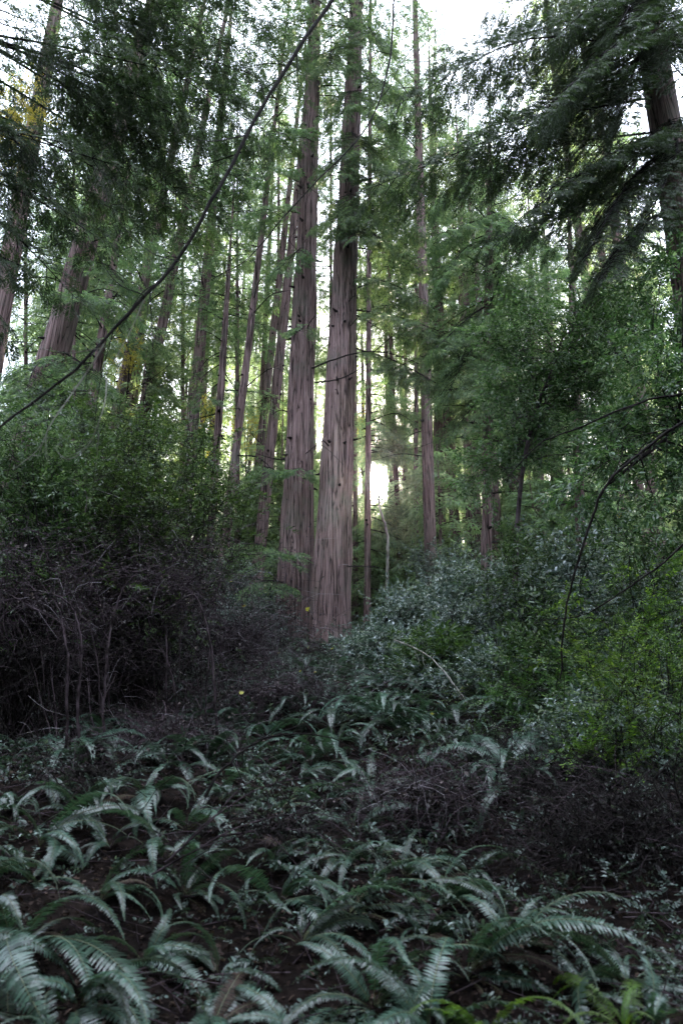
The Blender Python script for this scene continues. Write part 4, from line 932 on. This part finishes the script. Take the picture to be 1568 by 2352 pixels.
# bush of thin arching stems on the fern slope
bare('dark arched stem rising over the ferns in the middle', [(470, 1830, 5.0), (520, 1760, 5.1), (580, 1705, 5.2), (650, 1680, 5.3), (740, 1688, 5.4), (830, 1730, 5.5)], .011, .003, [([(650, 1680, 5.3), (720, 1660, 5.4), (800, 1690, 5.5)], .004, 2)], M_TWIG, name='arching_stem', twigs=8, seed=17, group='thin arching stems over the ferns')
for q, (pts, lab) in enumerate([([(350, 2010, 3.9), (450, 1950, 4.0), (560, 1900, 4.1), (700, 1870, 4.3), (820, 1890, 4.4)], 'lowest thin arching stem over the ferns'),
            ([(400, 1960, 4.1), (500, 1870, 4.2), (620, 1800, 4.4), (740, 1790, 4.6), (860, 1840, 4.7)], 'thin arching stem just above the lowest one over the ferns'),
            ([(380, 1980, 4.0), (480, 1890, 4.1), (560, 1810, 4.3), (640, 1760, 4.4)], 'short straight stem rising from the bare soil'),
            ([(500, 1920, 4.3), (640, 1905, 4.4), (760, 1930, 4.4), (820, 2000, 4.4)], 'thin stem bowing down to the right among the pale fronds')]):
    bare(lab, pts, .006, .0018, [], M_BRAM, name='arching_stem', twigs=6, seed=20 + q, group='thin arching stems over the ferns')
for q, (pts, lab) in enumerate([([(150, 1760, 6.2), (155, 1600, 6.2), (160, 1500, 6.2), (140, 1400, 6.3), (90, 1330, 6.3)], 'pale crooked stem standing at the left of the dark thicket'),
            ([(185, 1760, 6.3), (180, 1620, 6.3), (190, 1480, 6.3), (170, 1400, 6.3), (110, 1360, 6.3), (20, 1350, 6.4)], 'pale forked stem in the dark thicket bending to the left edge'),
            ([(240, 1750, 6.5), (235, 1600, 6.5), (250, 1450, 6.5), (300, 1330, 6.5), (400, 1290, 6.6)], 'pale stem in the dark thicket bending right')]):
    bare(lab, pts, .016, .004, [], M_BRAM, name='thicket_stem', twigs=12, seed=30 + q, group='pale stems in the dark thicket')

rs = random.Random(9)
for q in range(10):
    px = rs.uniform(20, 520); Y = rs.uniform(6.6, 8.6); y0_ = 1650 + rs.uniform(-40, 60); hh = rs.uniform(180, 420); dx = rs.uniform(-160, 160)
    bare('bent grey stem among several inside the left bramble thicket', [(px, y0_, Y), (px + dx * .1, y0_ - hh * .5, Y), (px + dx * .45, y0_ - hh * .9, Y), (px + dx, y0_ - hh * rs.uniform(.75, 1.05), Y - .1)], rs.uniform(.008, .015), .003, [], M_BRAM, name='thicket_stem', twigs=7, seed=900 + q, group='bent stems inside the thicket', n=24)
for q, (px, py, Y, rx, rz, n_, lab) in enumerate([(640, 1960, 4.4, .9, .2, 26, 'sparse dead stems among the near ferns in the middle'), (980, 1850, 5.2, .6, .25, 95, 'sparse dead stems on the slope right of the arched stem'),
        (200, 1800, 5.2, .8, .2, 34, 'sparse dead stems on the dark left bank')]):
    c_ = at(px, py, Y); c_[2] = float(ground_z(c_[0], Y)) + rz; bramble(lab, G(px, py, Y), c_, (rx, rx * .8, rz), n_, 950 + q, dark=(q % 2 == 0), r0=.004)
# ------------------------------------------------------------------ yellow leaves
def maple(s=.06):
    a = [90, 62, 48, 22, 2, -30, -62, -90, -118, -150, 178, 158, 132, 118]; r = [1, .5, .85, .45, .85, .4, .5, .25, .5, .4, .85, .45, .85, .5]
    V = [[0, 0, .06 * s]] + [[math.cos(R(x)) * q * s, math.sin(R(x)) * q * s, 0.12 * s * q * (k % 2)] for k, (x, q) in enumerate(zip(a, r))]
    F = [[0, 1 + k, 1 + (k + 1) % 14, 1 + (k + 2) % 14] for k in range(0, 14, 2)]
    m = MB(); m.add(V, F); return m.mesh('yellow_leaf', M_YEL)
ML = maple()
for q, (px, py, Y, s, lab) in enumerate([(705, 1400, 13.2, 1.3, 'small yellow leaf in front of the foot of the left twin redwood'), (530, 1336, 9.8, 1.0, 'yellow leaf caught in the twigs right of the thicket'),
          (560, 1392, 9.8, .8, 'yellow leaf hanging just left of the twin trunks'), (708, 1488, 12, 1.2, 'yellow leaf on the litter below the twin trunks'), (690, 1542, 9.5, .8, 'upper of the small yellow leaves on the brown twigs'),
          (675, 1643, 8, .8, 'yellow leaf over the mid slope ferns'), (722, 1545, 9.5, .7, 'small yellow leaf below the right twin redwood'), (1418, 1184, 8.5, 1.3, 'round yellow leaf glowing in the right-hand foliage'),
          (638, 1500, 10, .7, 'yellow leaf left of the foot of the left twin'), (762, 1490, 10, .7, 'yellow leaf at the foot of the right twin redwood'), (628, 1690, 7, .6, 'yellow leaf low among the ferns left of centre'), (555, 1592, 7.5, .7, 'yellow leaf on the dark slope left of centre'),
          (990, 1640, 7.5, .6, 'pale yellow leaf on the slope below the straight redwood'), (1060, 1580, 8, .7, 'yellow-green leaf on the shiny bush at right')]):
    o = obj('yellow_leaf', ML, None); o.location = at(px, py, Y); o.scale = (s, s, s); o.rotation_euler = (rr2.uniform(.3, 1.4), rr2.uniform(-.5, .5), rr2.uniform(0, 6))
    tag(o, lab, 'leaf', 'fallen yellow leaves')
# yellow maple sprays lit beyond the trunks
for q, (px, py, Y, rx, rz, nb, lab) in enumerate([(10, 230, 11, 1.0, .6, 26, 'yellow-leaved maple crown at the upper left edge'), (570, 965, 24, .8, .55, 12, 'bright yellow foliage low between the trunks left of the twins'), (475, 930, 22, .45, .35, 8, 'small patch of yellow foliage above the green bush'),
                              (303, 800, 16.5, .25, .45, 6, 'yellow leaves clinging to a leaning trunk'), (830, 960, 34, .8, 1.6, 16, 'golden foliage in the glow right of the twin redwoods')]):
    c = at(px, py, Y); b0 = np.array([c[0], Y + .3, float(ground_z(c[0], Y + .3))])
    shrub('maple_sapling', lab, 'tree', b0, [(c, (rx, rx * .8, rz), 1)], TW_GREEN, M_YEL, nb, 8, 380 + q, r0=.02, sc=1.2, trunk=([b0, (b0 + c) / 2, c], [.03, .025, .01]), leafname='crown')

# ------------------------------------------------------------------ litter and low cover
rg = np.random.default_rng(91)
n = 52000; y = 1.6 + 12 * rg.random(n) ** 1.3 ; x = rg.uniform(-.75, .75, n) * (y + .6)
P = np.stack([x, y, ground_z(x, y) + rg.uniform(.0, .03, n)], -1); D = rg.normal(0, 1, (n, 3)) * [1, 1, .35]
lf = MB(); lf.inst(leaf6(.034, .018), dir_mats(D, rg.normal(0, .6, n)) * rg.uniform(.4, 1.2, n)[:, None, None], P)
n = 2500; y = rg.uniform(1.6, 12, n); x = rg.uniform(-.7, .7, n) * (y + .6)
for k in range(n):
    a = rg.uniform(0, 6.28); l = rg.uniform(.08, .5); p = np.array([x[k], y[k], float(ground_z(x[k], y[k])) + rg.uniform(.0, .05)]); e = p + [math.cos(a) * l, math.sin(a) * l, 0]
    e[2] = float(ground_z(e[0], e[1])) + rg.uniform(.0, .08)
    lf.tube(np.array([p, (p + e) / 2 + rg.normal(0, .015, 3), e]), np.array([.003, .0025, .0015]), 3, mat=1)
obj('leaf_litter', lf, [M_LITTER, M_BRAM], kind='stuff', label='brown fallen leaves and twigs strewn over the forest floor', cat='litter')
# small leafy ground cover on the mid slope
n = 11500; y = 2.0 + 23 * rg.random(n) ** 1.25; x = rg.uniform(-.6, .6, n) * (y + 1)
keep = ~((x < -.10 * y - .2) & (y < 9.5) & (rg.random(n) < .75)); x, y = x[keep], y[keep]; n = len(x)
h = rg.uniform(.05, .55, n) * np.clip((y - 5) / 6, .3, 1); P = np.stack([x, y, ground_z(x, y) + h], -1); D = rg.normal(0, 1, (n, 3)) * [1, 1, .4]
lf = MB(); s = rg.integers(0, 3, n); M = dir_mats(D, rg.normal(0, .5, n)) * (rg.uniform(.5, 1.2, n) * np.clip(y / 6, .35, 1))[:, None, None]
for j in range(3): lf.inst(TW_HUCK[j], M[s == j], P[s == j])
obj('ground_cover', lf, M_COVER, kind='stuff', label='low leafy ground cover spreading over the mid slope', cat='ground cover')

# ------------------------------------------------------------------ haze
HAZE = True
if HAZE:
    m, N_, L_ = nodes('thin_forest_haze'); out = N_.new('ShaderNodeOutputMaterial'); v = N_.new('ShaderNodeVolumePrincipled')
    v.inputs['Color'].default_value = (0.85, 0.92, 1.0, 1); v.inputs['Density'].default_value = 0.00013; v.inputs['Anisotropy'].default_value = 0.88
    L_.new(v.outputs[0], out.inputs['Volume'])
    hb = MB(); x0, x1, y0, y1, z0, z1 = -130, 130, -60, 130, -25, 75
    V = [(a, b, c_) for c_ in (z0, z1) for b in (y0, y1) for a in (x0, x1)]
    hb.add(np.array(V, float), np.array([[0, 2, 3, 1], [4, 5, 7, 6], [0, 1, 5, 4], [2, 6, 7, 3], [0, 4, 6, 2], [1, 3, 7, 5]]))
    obj('haze', hb, m, kind='stuff', label='thin pale haze hanging among the trees', cat='haze')
